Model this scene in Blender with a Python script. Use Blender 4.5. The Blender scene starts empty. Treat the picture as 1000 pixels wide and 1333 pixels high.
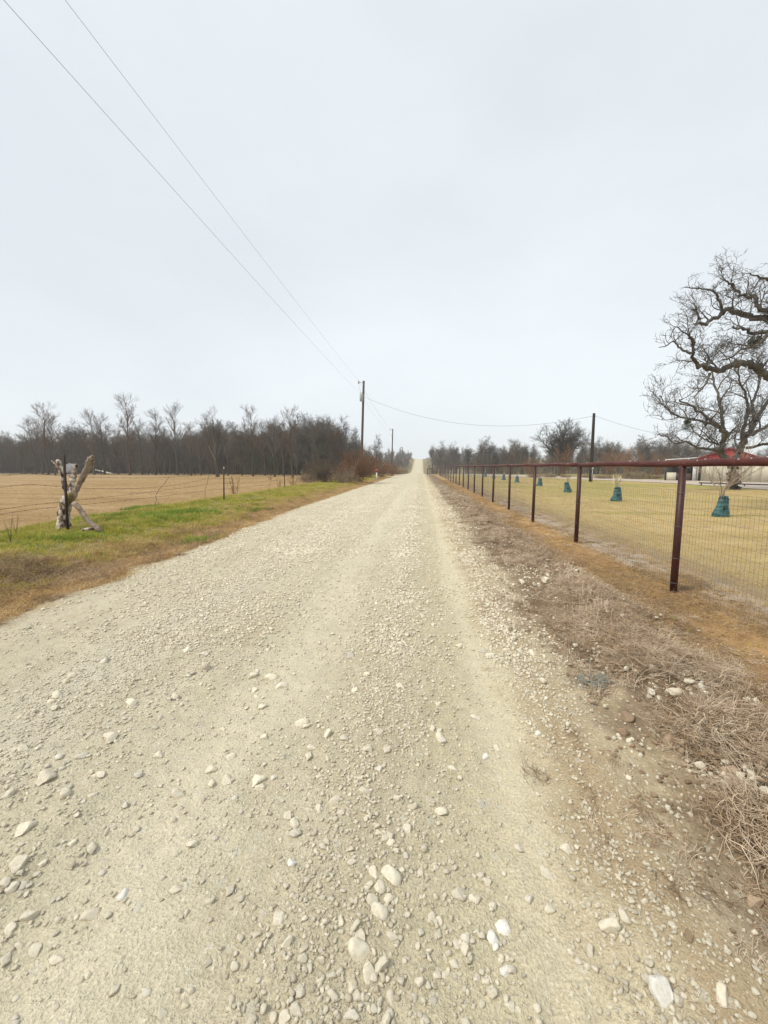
import bpy, math, random
import numpy as np
from mathutils import Vector, Matrix

random.seed(7); np.random.seed(7)
SC = bpy.context.scene
COL = SC.collection
R = math.radians

# ------------------------------------------------------------------ camera
CAM_H = 1.5
YAW = R(5.30); PITCH = R(6.45); F = 520.0
cam_d = bpy.data.cameras.new('camera'); cam = bpy.data.objects.new('camera', cam_d); COL.objects.link(cam)
cam.location = (0, 0, CAM_H); cam.rotation_euler = (math.pi/2 - PITCH, 0, YAW)
cam_d.sensor_fit = 'HORIZONTAL'; cam_d.sensor_width = 36.0; cam_d.lens = F/1000*36.0
cam_d.clip_start = 0.05; cam_d.clip_end = 3000
SC.camera = cam

# ------------------------------------------------------------------ sky and sun (overcast)
world = bpy.data.worlds.new('World'); SC.world = world; world.use_nodes = True
wt = world.node_tree; wt.nodes.clear()
wo = wt.nodes.new('ShaderNodeOutputWorld'); wb = wt.nodes.new('ShaderNodeBackground')
sky = wt.nodes.new('ShaderNodeTexSky'); sky.sky_type = 'NISHITA'; sky.sun_disc = False
SUN_EL, SUN_ROT = R(50), R(238)
sky.sun_elevation = SUN_EL; sky.sun_rotation = SUN_ROT
ntc = wt.nodes.new('ShaderNodeTexCoord'); nmp = wt.nodes.new('ShaderNodeMapping'); nmp.inputs['Scale'].default_value = (1, 1, 2.2)
nno = wt.nodes.new('ShaderNodeTexNoise'); nno.inputs['Scale'].default_value = 1.1; nno.inputs['Detail'].default_value = 5
nrp = wt.nodes.new('ShaderNodeValToRGB')
nrp.color_ramp.elements[0].position = 0.36; nrp.color_ramp.elements[0].color = (3.92, 4.17, 4.37, 1)   # clouds, in the same units as the sky (x 0.1)
nrp.color_ramp.elements[1].position = 0.66; nrp.color_ramp.elements[1].color = (4.54, 4.8, 4.96, 1)
wmx = wt.nodes.new('ShaderNodeMixRGB'); wmx.inputs[0].default_value = 0.95          # a closed cloud layer over the clear sky
wt.links.new(ntc.outputs['Generated'], nmp.inputs[0]); wt.links.new(nmp.outputs[0], nno.inputs['Vector'])
wt.links.new(nno.outputs['Fac'], nrp.inputs[0])
wt.links.new(sky.outputs[0], wmx.inputs[1]); wt.links.new(nrp.outputs[0], wmx.inputs[2])
wt.links.new(wmx.outputs[0], wb.inputs['Color']); wb.inputs['Strength'].default_value = 0.1
wt.links.new(wb.outputs[0], wo.inputs[0])
sun_d = bpy.data.lights.new('sun', 'SUN'); sun = bpy.data.objects.new('sun', sun_d); COL.objects.link(sun)
sun_d.energy = 1.5; sun_d.angle = R(12); sun_d.color = (1.0, 0.94, 0.84)
sun.rotation_euler = (math.pi/2 - SUN_EL, 0, math.pi - SUN_ROT)   # high, behind the left shoulder
SC.view_settings.view_transform = 'Standard'; SC.view_settings.look = 'None'
SC.view_settings.exposure = 1.02; SC.view_settings.gamma = 1.0; SC.view_settings.use_curve_mapping = False
try:
    SC.cycles.max_bounces = 6; SC.cycles.diffuse_bounces = 3; SC.cycles.volume_bounces = 1
    SC.cycles.transparent_max_bounces = 8; SC.cycles.use_denoising = True
except Exception: pass

# ------------------------------------------------------------------ pixel <-> place (only used while laying out)
cy_, sy_ = math.cos(YAW), math.sin(YAW); cp_, sp_ = math.cos(PITCH), math.sin(PITCH)
def ray(px, py):
    r = px-500.0; u = 666.5-py
    z = -F*sp_ + u*cp_; fw = F*cp_ + u*sp_
    return Vector((r*cy_ - fw*sy_, fw*cy_ + r*sy_, z)), fw
def G(px, py, h=CAM_H):                       # point on level ground
    d, fw = ray(px, py); s = h/max(-d.z, 1e-6); return Vector((d.x*s, d.y*s, CAM_H-h))
def G(px, py, h=CAM_H):                       # point on the ground itself (verge banks and all)
    d, fw = ray(px, py); hh = h
    for _ in range(6):
        s = hh/max(-d.z, 1e-6); x, y = d.x*s, d.y*s
        if y > 60: break
        hh = .5*hh+.5*(CAM_H-hz(x, y))
    return Vector((d.x*s, d.y*s, CAM_H-hh))
def depth_of(p): return (p.y*cy_-p.x*sy_)     # forward distance of a point
def PD(px, py, dist):                         # point at a given forward distance
    d, fw = ray(px, py); s = dist/fw; return Vector((d.x*s, d.y*s, CAM_H + d.z*s))

# ------------------------------------------------------------------ noise + terrain height
def _h(ix, iy, seed):
    n = (ix.astype(np.int64)*374761393 + iy.astype(np.int64)*668265263 + seed*974634777) & 0xffffffff
    n = ((n ^ (n >> 13))*1274126177) & 0xffffffff
    return ((n ^ (n >> 16)) & 0xffff)/65535.0
def vn(x, y, seed=0):
    x = np.asarray(x, float); y = np.asarray(y, float)
    ix = np.floor(x); iy = np.floor(y); fx = x-ix; fy = y-iy
    fx = fx*fx*(3-2*fx); fy = fy*fy*(3-2*fy)
    a = _h(ix, iy, seed); b = _h(ix+1, iy, seed); c = _h(ix, iy+1, seed); d = _h(ix+1, iy+1, seed)
    return (a*(1-fx)+b*fx)*(1-fy) + (c*(1-fx)+d*fx)*fy
def ss(a, b, x):
    t = np.clip((x-a)/(b-a), 0, 1); return t*t*(3-2*t)
def bump(x, c, w): return np.exp(-((x-c)/w)**2)
def b_road_l(y): return -4.12 - 0.55*ss(4, 16, y) + (vn(y*1.1, y*0, 3)-.5)*.34 + (vn(y*3.7, y*0, 33)-.5)*.16
def b_road_r(y): return 1.12 + (vn(y*.9, y*0, 4)-.5)*.22 + (vn(y*3.1, y*0, 44)-.5)*.1
def b_lawn(y): return 3.42 + (vn(y*.6, y*0, 5)-.5)*.2
def b_field(y): return -8.55 + (vn(y*.5, y*0, 6)-.5)*.25
def ridge(x, y):                                # broken windrow of dead grass and stones
    c = 1.72 + (vn(y*.45, y*0, 8)-.5)*.35
    return bump(x, c, .33)*(.45+.75*vn(y*1.3, x*1.3, 9))*(1-.55*ss(9, 24, y))
def H(x, y):
    x = np.asarray(x, float); y = np.asarray(y, float)
    far = -1.0*ss(70, 160, y) + 8.4*ss(175, 310, y) - 6*ss(320, 420, y)
    far = far*(1-ss(60, 240, np.abs(x)))
    near = 1-ss(25, 70, y)
    z = far
    z = z + (vn(x*.12, y*.12, 1)-.5)*.12*ss(9, 30, np.abs(x)) + (vn(x*.5, y*.5, 2)-.5)*.05*ss(3, 8, np.abs(x+1.5))
    road = ss(-4.9, -4.2, x)*(1-ss(1.0, 1.6, x))
    z = z + road*(.03*bump(x, -1.5, 1.8) - .022*bump(x, .38, .2) - .018*bump(x, -1.15, .24) - .016*bump(x, -2.9, .35)
                  + .02*bump(x, -.28, .22)+ .022*bump(x, .85, .14)*vn(x*3, y*1.6, 21))*(.5+.5*near)
    z = z + road*((vn(x*4, y*3, 10)-.5)*.016 + (vn(x*13, y*11, 11)-.5)*.014 + (vn(x*26, y*24, 12)-.5)*.012)*near
    # left verge bank
    z = z + .13*ss(-5.0, -6.6, x)*(1-.75*ss(-8.2, -10.5, x)) - .05*bump(x, -4.75, .35)
    lv = ss(-4.5, -5.2, x)*ss(-9.2, -8.3, x)
    z = z + lv*((vn(x*1.7, y*1.3, 13)-.5)*.13 + (vn(x*6, y*6, 14)-.5)*.05)
    # right shoulder
    sh = ss(1.05, 1.4, x)*(1-ss(3.3, 3.9, x))
    z = z + .15*ridge(x, y) + sh*((vn(x*5, y*5, 15)-.5)*.035 + (vn(x*16, y*14, 16)-.5)*.02*near) + sh*.03*bump(x, 2.75, .35)
    z = z + ridge(x, y)*((vn(x*9, y*5, 17)-.5)*.12 + (vn(x*24, y*16, 18)-.5)*.06)*near
    z = z - .03*bump(x, 3.55, .2)
    return z
def hz(x, y): return float(H(x, y))

# ------------------------------------------------------------------ object helpers
def tag(o, label=None, cat=None, group=None, kind=None):
    if label: o['label'] = label
    if cat: o['category'] = cat
    if group: o['group'] = group
    if kind: o['kind'] = kind
    return o
def mesh_obj(name, V, Fs, mat, parent=None, smooth=False):
    me = bpy.data.meshes.new(name); me.from_pydata([tuple(v) for v in V], [], Fs); me.update()
    if smooth: me.polygons.foreach_set('use_smooth', [True]*len(me.polygons))
    if mat is not None: me.materials.append(mat)
    o = bpy.data.objects.new(name, me); COL.objects.link(o)
    if parent is not None: o.parent = parent
    return o
def thing(name, label, cat, loc=(0, 0, 0), rz=0, group=None):
    o = bpy.data.objects.new(name, None); COL.objects.link(o); o.location = loc; o.rotation_euler = (0, 0, rz)
    o.empty_display_size = .2
    return tag(o, label, cat, group)
def copy_tree(o, parent=None):
    c = o.copy(); COL.objects.link(c)
    if parent is not None: c.parent = parent
    for ch in [k for k in o.children]:
        copy_tree(ch, c)
    return c

class MB:                                       # mesh builder
    def __init__(s): s.V = []; s.F = []; s.n = 0
    def add(s, V, Fs):
        s.V.append(np.asarray(V, float)); s.F.append((s.n, Fs)); s.n += len(V)
    def tube(s, P, rad, k=6, cap=True):
        P = np.asarray([tuple(p) for p in P], float); n = len(P)
        rad = np.broadcast_to(np.asarray(rad, float), (n,))
        T = np.empty_like(P); T[1:-1] = P[2:]-P[:-2]; T[0] = P[1]-P[0]; T[-1] = P[-1]-P[-2]
        T /= (np.linalg.norm(T, axis=1)[:, None]+1e-12)
        m = T.mean(0); ax = np.array([0, 0, 1.0]) if abs(m[2]) < .8 else np.array([1.0, 0, 0])
        U = np.cross(T, ax); U /= (np.linalg.norm(U, axis=1)[:, None]+1e-12); W = np.cross(T, U)
        a = np.arange(k)*2*math.pi/k
        V = P[:, None, :] + rad[:, None, None]*(U[:, None, :]*np.cos(a)[None, :, None] + W[:, None, :]*np.sin(a)[None, :, None])
        V = V.reshape(-1, 3); Fs = []
        for i in range(n-1):
            for j in range(k):
                j2 = (j+1) % k
                Fs.append((i*k+j, (i+1)*k+j, (i+1)*k+j2, i*k+j2))
        if cap and k > 2: Fs.append(tuple(range(k))); Fs.append(tuple((n-1)*k+j for j in reversed(range(k))))
        s.add(V, Fs)
    def box(s, c, size, M=None):
        x, y, z = size[0]/2, size[1]/2, size[2]/2
        V = [Vector((sx*x, sy*y, sz*z)) for sz in (-1, 1) for sy in (-1, 1) for sx in (-1, 1)]
        if M is not None: V = [M @ v for v in V]
        V = [v+Vector(c) for v in V]
        s.add([tuple(v) for v in V], [(0, 2, 3, 1), (4, 5, 7, 6), (0, 1, 5, 4), (2, 6, 7, 3), (0, 4, 6, 2), (1, 3, 7, 5)])
    def tris(s): return sum(len(f)-2 for b, Fs in s.F for f in Fs)
    def mesh(s, name, mat, smooth=False):
        me = bpy.data.meshes.new(name)
        V = np.concatenate(s.V) if s.V else np.zeros((0, 3))
        lt = []; li = []
        for b, Fs in s.F:
            for f in Fs:
                lt.append(len(f)); li.extend([b+i for i in f])
        me.vertices.add(len(V)); me.vertices.foreach_set('co', V.ravel())
        me.loops.add(len(li)); me.loops.foreach_set('vertex_index', li)
        me.polygons.add(len(lt)); ls = np.concatenate([[0], np.cumsum(lt)[:-1]]) if lt else []
        me.polygons.foreach_set('loop_start', ls); me.polygons.foreach_set('loop_total', lt)
        if smooth: me.polygons.foreach_set('use_smooth', [True]*len(lt))
        me.update(calc_edges=True)
        if mat is not None: me.materials.append(mat)
        return me
    def build(s, name, mat, parent=None, smooth=False):
        o = bpy.data.objects.new(name, s.mesh(name, mat, smooth)); COL.objects.link(o)
        if parent is not None: o.parent = parent
        return o

# ------------------------------------------------------------------ materials
class NT:
    def __init__(s, name, rough=.9, spec=.2):
        s.m = bpy.data.materials.new(name); s.m.use_nodes = True; s.t = s.m.node_tree
        s.b = s.t.nodes['Principled BSDF']; s.b.inputs['Roughness'].default_value = rough
        s.b.inputs['Specular IOR Level'].default_value = spec
    def n(s, ty, **kw):
        o = s.t.nodes.new(ty)
        for k, v in kw.items(): setattr(o, k, v)
        return o
    def L(s, a, b): s.t.links.new(a, b)
    def put(s, v, sock):
        if isinstance(v, (int, float, tuple, list)): sock.default_value = v
        else: s.L(v, sock)
    def math(s, op, a, b=0.0, c=0.0, clamp=False):
        o = s.n('ShaderNodeMath', operation=op); o.use_clamp = clamp
        s.put(a, o.inputs[0]); s.put(b, o.inputs[1]); s.put(c, o.inputs[2]); return o.outputs[0]
    def noise(s, vec, scale, detail=3, rough=.55, dist=0):
        o = s.n('ShaderNodeTexNoise'); s.put(vec, o.inputs['Vector']); o.inputs['Scale'].default_value = scale
        o.inputs['Detail'].default_value = detail; o.inputs['Roughness'].default_value = rough; o.inputs['Distortion'].default_value = dist
        return o.outputs['Fac']
    def scalev(s, vec, sc):
        o = s.n('ShaderNodeMapping'); s.put(vec, o.inputs[0]); o.inputs['Scale'].default_value = sc; return o.outputs[0]
    def ramp(s, fac, stops, interp='LINEAR'):
        o = s.n('ShaderNodeValToRGB'); s.put(fac, o.inputs[0]); e = o.color_ramp.elements; o.color_ramp.interpolation = interp
        while len(e) < len(stops): e.new(.5)
        for el, (p, c) in zip(e, sorted(stops, key=lambda q: q[0])):
            el.position = p; el.color = (c, c, c, 1) if isinstance(c, (int, float)) else tuple(c)+(1,)
        return o.outputs[0]
    def mix(s, f, a, b, mode='MIX'):
        o = s.n('ShaderNodeMixRGB', blend_type=mode); s.put(f, o.inputs[0])
        for v, k in ((a, 1), (b, 2)):
            if isinstance(v, tuple): v = v+(1,) if len(v) == 3 else v
            s.put(v, o.inputs[k])
        return o.outputs[0]
    def bumpn(s, h, strength, dist=.01, prev=None):
        o = s.n('ShaderNodeBump'); s.put(strength, o.inputs['Strength']); o.inputs['Distance'].default_value = dist; s.L(h, o.inputs['Height'])
        if prev is not None: s.L(prev, o.inputs['Normal'])
        return o.outputs[0]
    def fin(s, col=None, nrm=None, rough=None):
        if col is not None: s.put(col if not (isinstance(col, tuple) and len(col) == 3) else col+(1,), s.b.inputs['Base Color'])
        if nrm is not None: s.L(nrm, s.b.inputs['Normal'])
        if rough is not None: s.put(rough, s.b.inputs['Roughness'])
        return s.m

XA, XB = -12.0, 8.0
def xr(x): return (x-XA)/(XB-XA)
def ground_material():
    N = NT('ground_earth', .95, .1)
    P = N.n('ShaderNodeNewGeometry').outputs['Position']
    sx = N.n('ShaderNodeSeparateXYZ'); N.L(P, sx.inputs[0]); X, Y = sx.outputs[0], sx.outputs[1]
    flat = N.n('ShaderNodeCombineXYZ'); N.L(X, flat.inputs[0]); N.L(Y, flat.inputs[1]); P2 = flat.outputs[0]
    n1 = N.noise(P2, .7, 3); n2 = N.noise(P2, 3.3, 4, .6); n3 = N.noise(P2, 17, 4, .6); n4 = N.noise(P2, 95, 3, .65)
    stre = N.noise(N.scalev(P2, (2.2, .16, 1)), 1.5, 4, .6)
    lat = N.noise(N.scalev(P2, (.10, .42, 1)), 1.0, 4, .65)
    xw = N.math('ADD', X, N.math('MULTIPLY', N.math('SUBTRACT', n1, .5), .55))
    xw = N.math('ADD', xw, N.math('MULTIPLY', N.math('SUBTRACT', n2, .5), .75))
    xw = N.math('ADD', xw, N.math('MULTIPLY', N.math('SUBTRACT', n3, .5), .35))
    # the left edge of the road slides out with distance
    lefty = N.math('MULTIPLY', N.math('MULTIPLY', N.math('SUBTRACT', Y, 4.0), 1/12., clamp=True), .55)
    isleft = N.math('LESS_THAN', X, -2.0)
    xw = N.math('ADD', xw, N.math('MULTIPLY', lefty, isleft))
    t = N.math('DIVIDE', N.math('SUBTRACT', xw, XA), XB-XA, clamp=True)
    road = (.575, .515, .385); road2 = (.43, .375, .265)
    colA = N.ramp(t, [(0, (.335, .225, .115)), (xr(-8.9), (.33, .23, .11)), (xr(-8.3), (.22, .21, .06)), (xr(-6.2), (.27, .235, .085)),
                      (xr(-5.3), (.33, .25, .12)), (xr(-4.5), (.41, .30, .16)), (xr(-4.05), (.43, .34, .21)), (xr(-3.8), road),
                      (xr(-1.6), (.575, .515, .385)), (xr(-.6), (.57, .505, .375)), (xr(-.15), (.53, .475, .34)), (xr(.12), (.56, .505, .35)), (xr(.45), (.62, .55, .385)), (xr(.75), (.50, .42, .275)),
                      (xr(1.0), (.47, .385, .245)), (xr(1.3), (.27, .20, .13)), (xr(2.15), (.25, .175, .11)), (xr(2.7), (.49, .30, .135)),  # windrow ground darkened in both ramps, standing in for shade between the straw
                      (xr(3.2), (.47, .305, .15)), (xr(3.5), (.46, .37, .28)), (xr(3.95), (.37, .28, .16)), (xr(4.6), (.38, .30, .13)), (1, (.38, .31, .12))])
    colB = N.ramp(t, [(0, (.27, .17, .08)), (xr(-8.7), (.25, .17, .08)), (xr(-8.2), (.11, .13, .03)), (xr(-6.0), (.26, .2, .09)),
                      (xr(-5.2), (.24, .15, .075)), (xr(-4.3), (.3, .2, .10)), (xr(-3.9), road2), (xr(-.8), (.44, .40, .275)), (xr(.5), (.42, .35, .225)),
                      (xr(.85), (.36, .27, .165)), (xr(1.25), (.14, .10, .065)), (xr(2.2), (.14, .095, .058)), (xr(3.0), (.31, .175, .075)),
                      (xr(3.4), (.52, .45, .37)), (xr(3.8), (.30, .21, .13)), (1, (.30, .24, .09))])
    f = N.math('MULTIPLY_ADD', N.math('SUBTRACT', N.mix(.5, n2, n1), .5), 3.2, .42, clamp=True)
    f = N.mix(.35, f, N.math('MULTIPLY_ADD', N.math('SUBTRACT', stre, .5), 4, .5, clamp=True))
    col = N.mix(f, colA, colB)
    # lateral mowing bands on the lawn, straw-yellow to green
    lawnm = N.math('MULTIPLY', N.math('SUBTRACT', X, 4.0), .5, clamp=True)
    lb = N.ramp(N.math('MULTIPLY_ADD', N.math('SUBTRACT', lat, .5), 2.2, .5, clamp=True), [(0, (.25, .19, .07)), (.3, (.41, .30, .13)), (.6, (.52, .39, .19)), (.8, (.36, .30, .10)), (1, (.30, .28, .07))])
    col = N.mix(N.math('MULTIPLY', lawnm, .85), col, lb)
    gfar = N.noise(P2, .14, 3); gn = N.math('MULTIPLY', N.math('MULTIPLY', lawnm, N.math('MULTIPLY', N.math('SUBTRACT', Y, 14.0), .06, clamp=True)),
                   N.math('MULTIPLY_ADD', N.math('SUBTRACT', gfar, .5), 4, .45, clamp=True))
    col = N.mix(gn, col, (.27, .27, .06))
    soilp = N.math('MULTIPLY', lawnm, N.math('MULTIPLY', N.math('SUBTRACT', N.noise(P2, .9, 6, .7), .56), 8.0, clamp=True))
    col = N.mix(N.math('MULTIPLY', soilp, .7), col, (.27, .19, .115))
    # field: long faint rows
    fieldm = N.math('MULTIPLY', N.math('SUBTRACT', -9.0, X), .5, clamp=True)
    fb = N.ramp(N.math('MULTIPLY_ADD', N.math('SUBTRACT', N.mix(.4, lat, N.noise(P2, 1.3, 6, .75)), .5), 3.4, .5, clamp=True), [(0, (.21, .135, .06)), (.35, (.30, .20, .095)), (.6, (.36, .25, .125)), (1, (.45, .33, .18))])
    col = N.mix(N.math('MULTIPLY', fieldm, .85), col, fb)
    # brown leaf litter beyond the meadow
    wood = N.math('MULTIPLY', N.math('MULTIPLY', N.math('SUBTRACT', Y, 66.0), .12, clamp=True), N.math('MULTIPLY', N.math('SUBTRACT', N.math('ABSOLUTE', N.math('ADD', X, 1.6)), 5.5), .5, clamp=True))
    wood = N.math('MULTIPLY', wood, fieldm)
    col = N.mix(wood, col, (.16, .105, .06))
    farm = N.math('MULTIPLY', N.math('MULTIPLY', N.math('SUBTRACT', Y, 72.0), .06, clamp=True), N.math('MULTIPLY', N.math('SUBTRACT', N.math('ABSOLUTE', N.math('ADD', xw, 1.6)), 2.75), 3.0, clamp=True))
    col = N.mix(N.math('MULTIPLY', farm, .9), col, (.20, .17, .085))
    def band(c, w, amp=.5):                        # soft stripe along the road, wandering a little
        xx = N.math('ADD', X, N.math('MULTIPLY', N.math('SUBTRACT', N.noise(N.scalev(P2, (.3, .35, 1)), 1.0, 3), .5), amp))
        xx = N.math('ADD', xx, N.math('MULTIPLY', N.math('SUBTRACT', n2, .5), .3))
        a = N.math('ABSOLUTE', N.math('SUBTRACT', xx, c)); return N.math('SUBTRACT', 1.0, N.math('DIVIDE', a, w), clamp=True)
    nearr = N.math('SUBTRACT', 1.0, N.math('MULTIPLY', N.math('SUBTRACT', Y, 14.0), .04, clamp=True))
    for c_, w_, colr, am in ((.44, .2, (.62, .555, .405), .55), (-1.0, .42, (.63, .57, .43), .5), (.80, .17, (.35, .26, .16), .6), (1.02, .12, (.58, .51, .36), .35), (-.22, .3, (.46, .40, .28), .45), (-2.3, .6, (.55, .52, .43), .4)):
        col = N.mix(N.math('MULTIPLY', N.math('MULTIPLY', band(c_, w_), nearr), am), col, colr)
    # pebble-sized colour breakup, strongest on the road
    roadm = N.ramp(t, [(0, .0), (xr(-4.3), 0.05), (xr(-3.9), 1.0), (xr(.95), 1.0), (xr(1.5), .45), (xr(2.6), .25), (xr(3.2), .1), (1, 0)])
    def cells(sc, c0, c1):
        v = N.n('ShaderNodeTexVoronoi'); N.L(P2, v.inputs['Vector']); v.inputs['Scale'].default_value = sc; v.inputs['Randomness'].default_value = 1
        s3 = N.n('ShaderNodeSeparateXYZ'); N.L(v.outputs['Color'], s3.inputs[0])
        return v.outputs['Distance'], s3.outputs[0]
    d1, c1 = cells(42, 0, 0); d2, c2 = cells(120, 0, 0); d3, c3 = cells(16, 0, 0)
    peb1 = N.math('MULTIPLY', N.math('GREATER_THAN', c1, .60), N.math('SUBTRACT', 1.0, N.math('MULTIPLY', d1, 2.3), clamp=True))
    peb3 = N.math('MULTIPLY', N.math('GREATER_THAN', c3, .8), N.math('SUBTRACT', 1.0, N.math('MULTIPLY', d3, 2.6), clamp=True))
    pebc = N.mix(c2, (.74, .69, .55), (.48, .42, .30))
    pm = N.math('MULTIPLY', N.math('MULTIPLY', N.math('GREATER_THAN', peb1, .25), roadm), .6)
    col = N.mix(pm, col, pebc)
    pm3 = N.math('MULTIPLY', N.math('MULTIPLY', N.math('GREATER_THAN', peb3, .3), roadm), .5)
    col = N.mix(pm3, col, (.55, .52, .43))
    chalk = N.math('MULTIPLY', N.math('MULTIPLY', N.math('GREATER_THAN', N.noise(N.scalev(P2, (1.6, .8, 1)), 2.1, 6, .72), .66), roadm), .35)
    col = N.mix(chalk, col, (.66, .64, .58))
    rust = N.math('MULTIPLY', N.math('MULTIPLY', N.math('SUBTRACT', N.noise(N.scalev(P2, (1.4, .45, 1)), 1.1, 5, .7), .585), 9.0, clamp=True), roadm)
    col = N.mix(N.math('MULTIPLY', rust, .35), col, (.34, .235, .13))
    sp = N.math('MULTIPLY_ADD', n4, 1.1, .45)
    sp2 = N.math('MULTIPLY_ADD', n3, .36, .82)
    col = N.mix(1.0, col, sp, 'MULTIPLY'); col = N.mix(1.0, col, sp2, 'MULTIPLY')
    hmix = N.math('ADD', N.math('MULTIPLY', n4, .6), N.math('MULTIPLY', peb1, .12))
    b1 = N.bumpn(n3, .5, .03); b2 = N.bumpn(hmix, 1.0, .018, b1)
    b3 = N.bumpn(N.math('MULTIPLY', peb3, roadm), .12, .01, b2)
    return N.fin(col, b3)
M = {}
M['ground'] = ground_material()

def simple(name, col, rough=.8, spec=.3, var=.25, scale=8, col2=None, bump=.3, metal=0, inst=0.0, bd=.01):
    N = NT(name, rough, spec); tc = N.n('ShaderNodeTexCoord').outputs['Object']
    a = N.noise(tc, scale, 4, .6); b = N.noise(tc, scale*6, 3, .6)
    c2 = col2 or tuple(c*(1-var) for c in col)
    f = N.math('MULTIPLY_ADD', N.math('SUBTRACT', a, .5), 3, .5, clamp=True)
    c = N.mix(f, col, c2)
    c = N.mix(1.0, c, N.math('MULTIPLY_ADD', b, var*1.6, 1-var*.8), 'MULTIPLY')
    if inst:
        oi = N.n('ShaderNodeObjectInfo').outputs['Random']
        c = N.mix(1.0, c, N.math('MULTIPLY_ADD', oi, inst*2, 1-inst), 'MULTIPLY')
    N.b.inputs['Metallic'].default_value = metal
    return N.fin(c, N.bumpn(b, bump, bd))
def leafy(name, cols, inst=.3, rough=.8):
    """thin vegetation: colour picked per blade/strand clump by object random and position"""
    N = NT(name, rough, .15); oi = N.n('ShaderNodeObjectInfo').outputs['Random']
    P = N.n('ShaderNodeNewGeometry').outputs['Position']
    n = N.noise(P, 1.4, 3, .6); n2 = N.noise(P, 30, 2, .6)
    f = N.math('ADD', N.math('MULTIPLY', oi, .45), N.math('MULTIPLY_ADD', N.math('SUBTRACT', n, .5), 1.6, .27), clamp=True)
    k = len(cols); c = N.ramp(f, [(i/(k-1), cols[i]) for i in range(k)])
    c = N.mix(1.0, c, N.math('MULTIPLY_ADD', n2, .9, .55), 'MULTIPLY')
    tr = N.n('ShaderNodeBsdfTranslucent'); N.L(c, tr.inputs[0]); mx = N.n('ShaderNodeMixShader'); mx.inputs[0].default_value = .25
    out = N.t.nodes['Material Output']; N.L(N.b.outputs[0], mx.inputs[1]); N.L(tr.outputs[0], mx.inputs[2]); N.L(mx.outputs[0], out.inputs[0])
    return N.fin(c)
M['stone'] = simple('limestone', (.80, .735, .59), .95, .08, .2, 3, (.66, .59, .45), .6, inst=.14)
M['stone_tan'] = simple('tan_limestone', (.72, .645, .49), .95, .1, .2, 9, (.56, .49, .36), .6, inst=.2)
M['clod_tan'] = simple('tan_clod', (.46, .35, .24), .95, .1, .25, 9, (.33, .24, .16), .6, inst=.25)
M['stone_pale'] = simple('white_limestone', (.80, .78, .72), .9, .1, .2, 4, (.66, .62, .52), .4, inst=.05)
M['stone_grey'] = simple('grey_limestone', (.70, .65, .55), .95, .08, .2, 4, (.58, .53, .43), .5, inst=.12)
M['clod'] = simple('dry_clod', (.38, .275, .185), .95, .1, .3, 12, (.26, .18, .115), .6, inst=.2)
M['bark'] = simple('bark_dark', (.085, .07, .058), .95, .1, .35, 5, (.05, .042, .035), .5, inst=.3)
M['bark_brown'] = simple('bark_brown', (.095, .072, .055), .95, .1, .35, 5, (.065, .048, .037), .5, inst=.4)
M['bark_grey'] = simple('bark_grey', (.17, .145, .12), .95, .1, .3, 5, (.1, .085, .07), .5, inst=.1)
M['twig'] = simple('twigs_grey_brown', (.125, .11, .095), .95, .1, .2, 2, None, .1, inst=.25)
M['twig_dark'] = simple('twigs_dark', (.075, .066, .057), .95, .1, .2, 2, None, .1, inst=.15)
M['twig_brown'] = simple('twigs_brown', (.135, .10, .072), .95, .1, .2, 2, None, .1, inst=.25)
M['twig_red'] = simple('twigs_rusty', (.265, .145, .08), .95, .1, .25, 2, None, .1, inst=.2)
M['twig_tan'] = simple('twigs_tan', (.38, .29, .20), .95, .1, .25, 2, None, .1, inst=.2)
M['oakbark'] = simple('oak_bark', (.05, .043, .038), .95, .1, .4, 3, (.15, .135, .118), .8, bd=.03)
M['evergreen'] = leafy('evergreen_leaves', [(.035, .045, .026), (.06, .075, .04), (.085, .092, .055)])
M['brownleaf'] = leafy('dry_leaves', [(.065, .052, .034), (.12, .088, .054), (.11, .10, .055)])
M['grass'] = leafy('verge_grass', [(.20, .22, .035), (.39, .38, .06), (.55, .46, .12), (.58, .42, .21)])
M['grass_bright'] = leafy('fresh_grass', [(.10, .19, .028), (.21, .30, .04), (.36, .41, .06)])
M['grass_dry'] = leafy('dry_grass', [(.38, .24, .10), (.56, .385, .18), (.66, .50, .28)])
M['lawn_blade'] = leafy('lawn_blades', [(.36, .28, .085), (.54, .40, .17), (.64, .49, .26), (.48, .36, .15), (.36, .31, .09)])
M['straw'] = leafy('dead_straw', [(.52, .39, .27), (.74, .60, .44), (.86, .75, .59)])
M['straw_dark'] = leafy('dead_straw_brown', [(.21, .14, .085), (.45, .315, .195), (.66, .50, .33)])  # brown stems and roots, darkened further to put windrow shading into the colour
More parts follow.
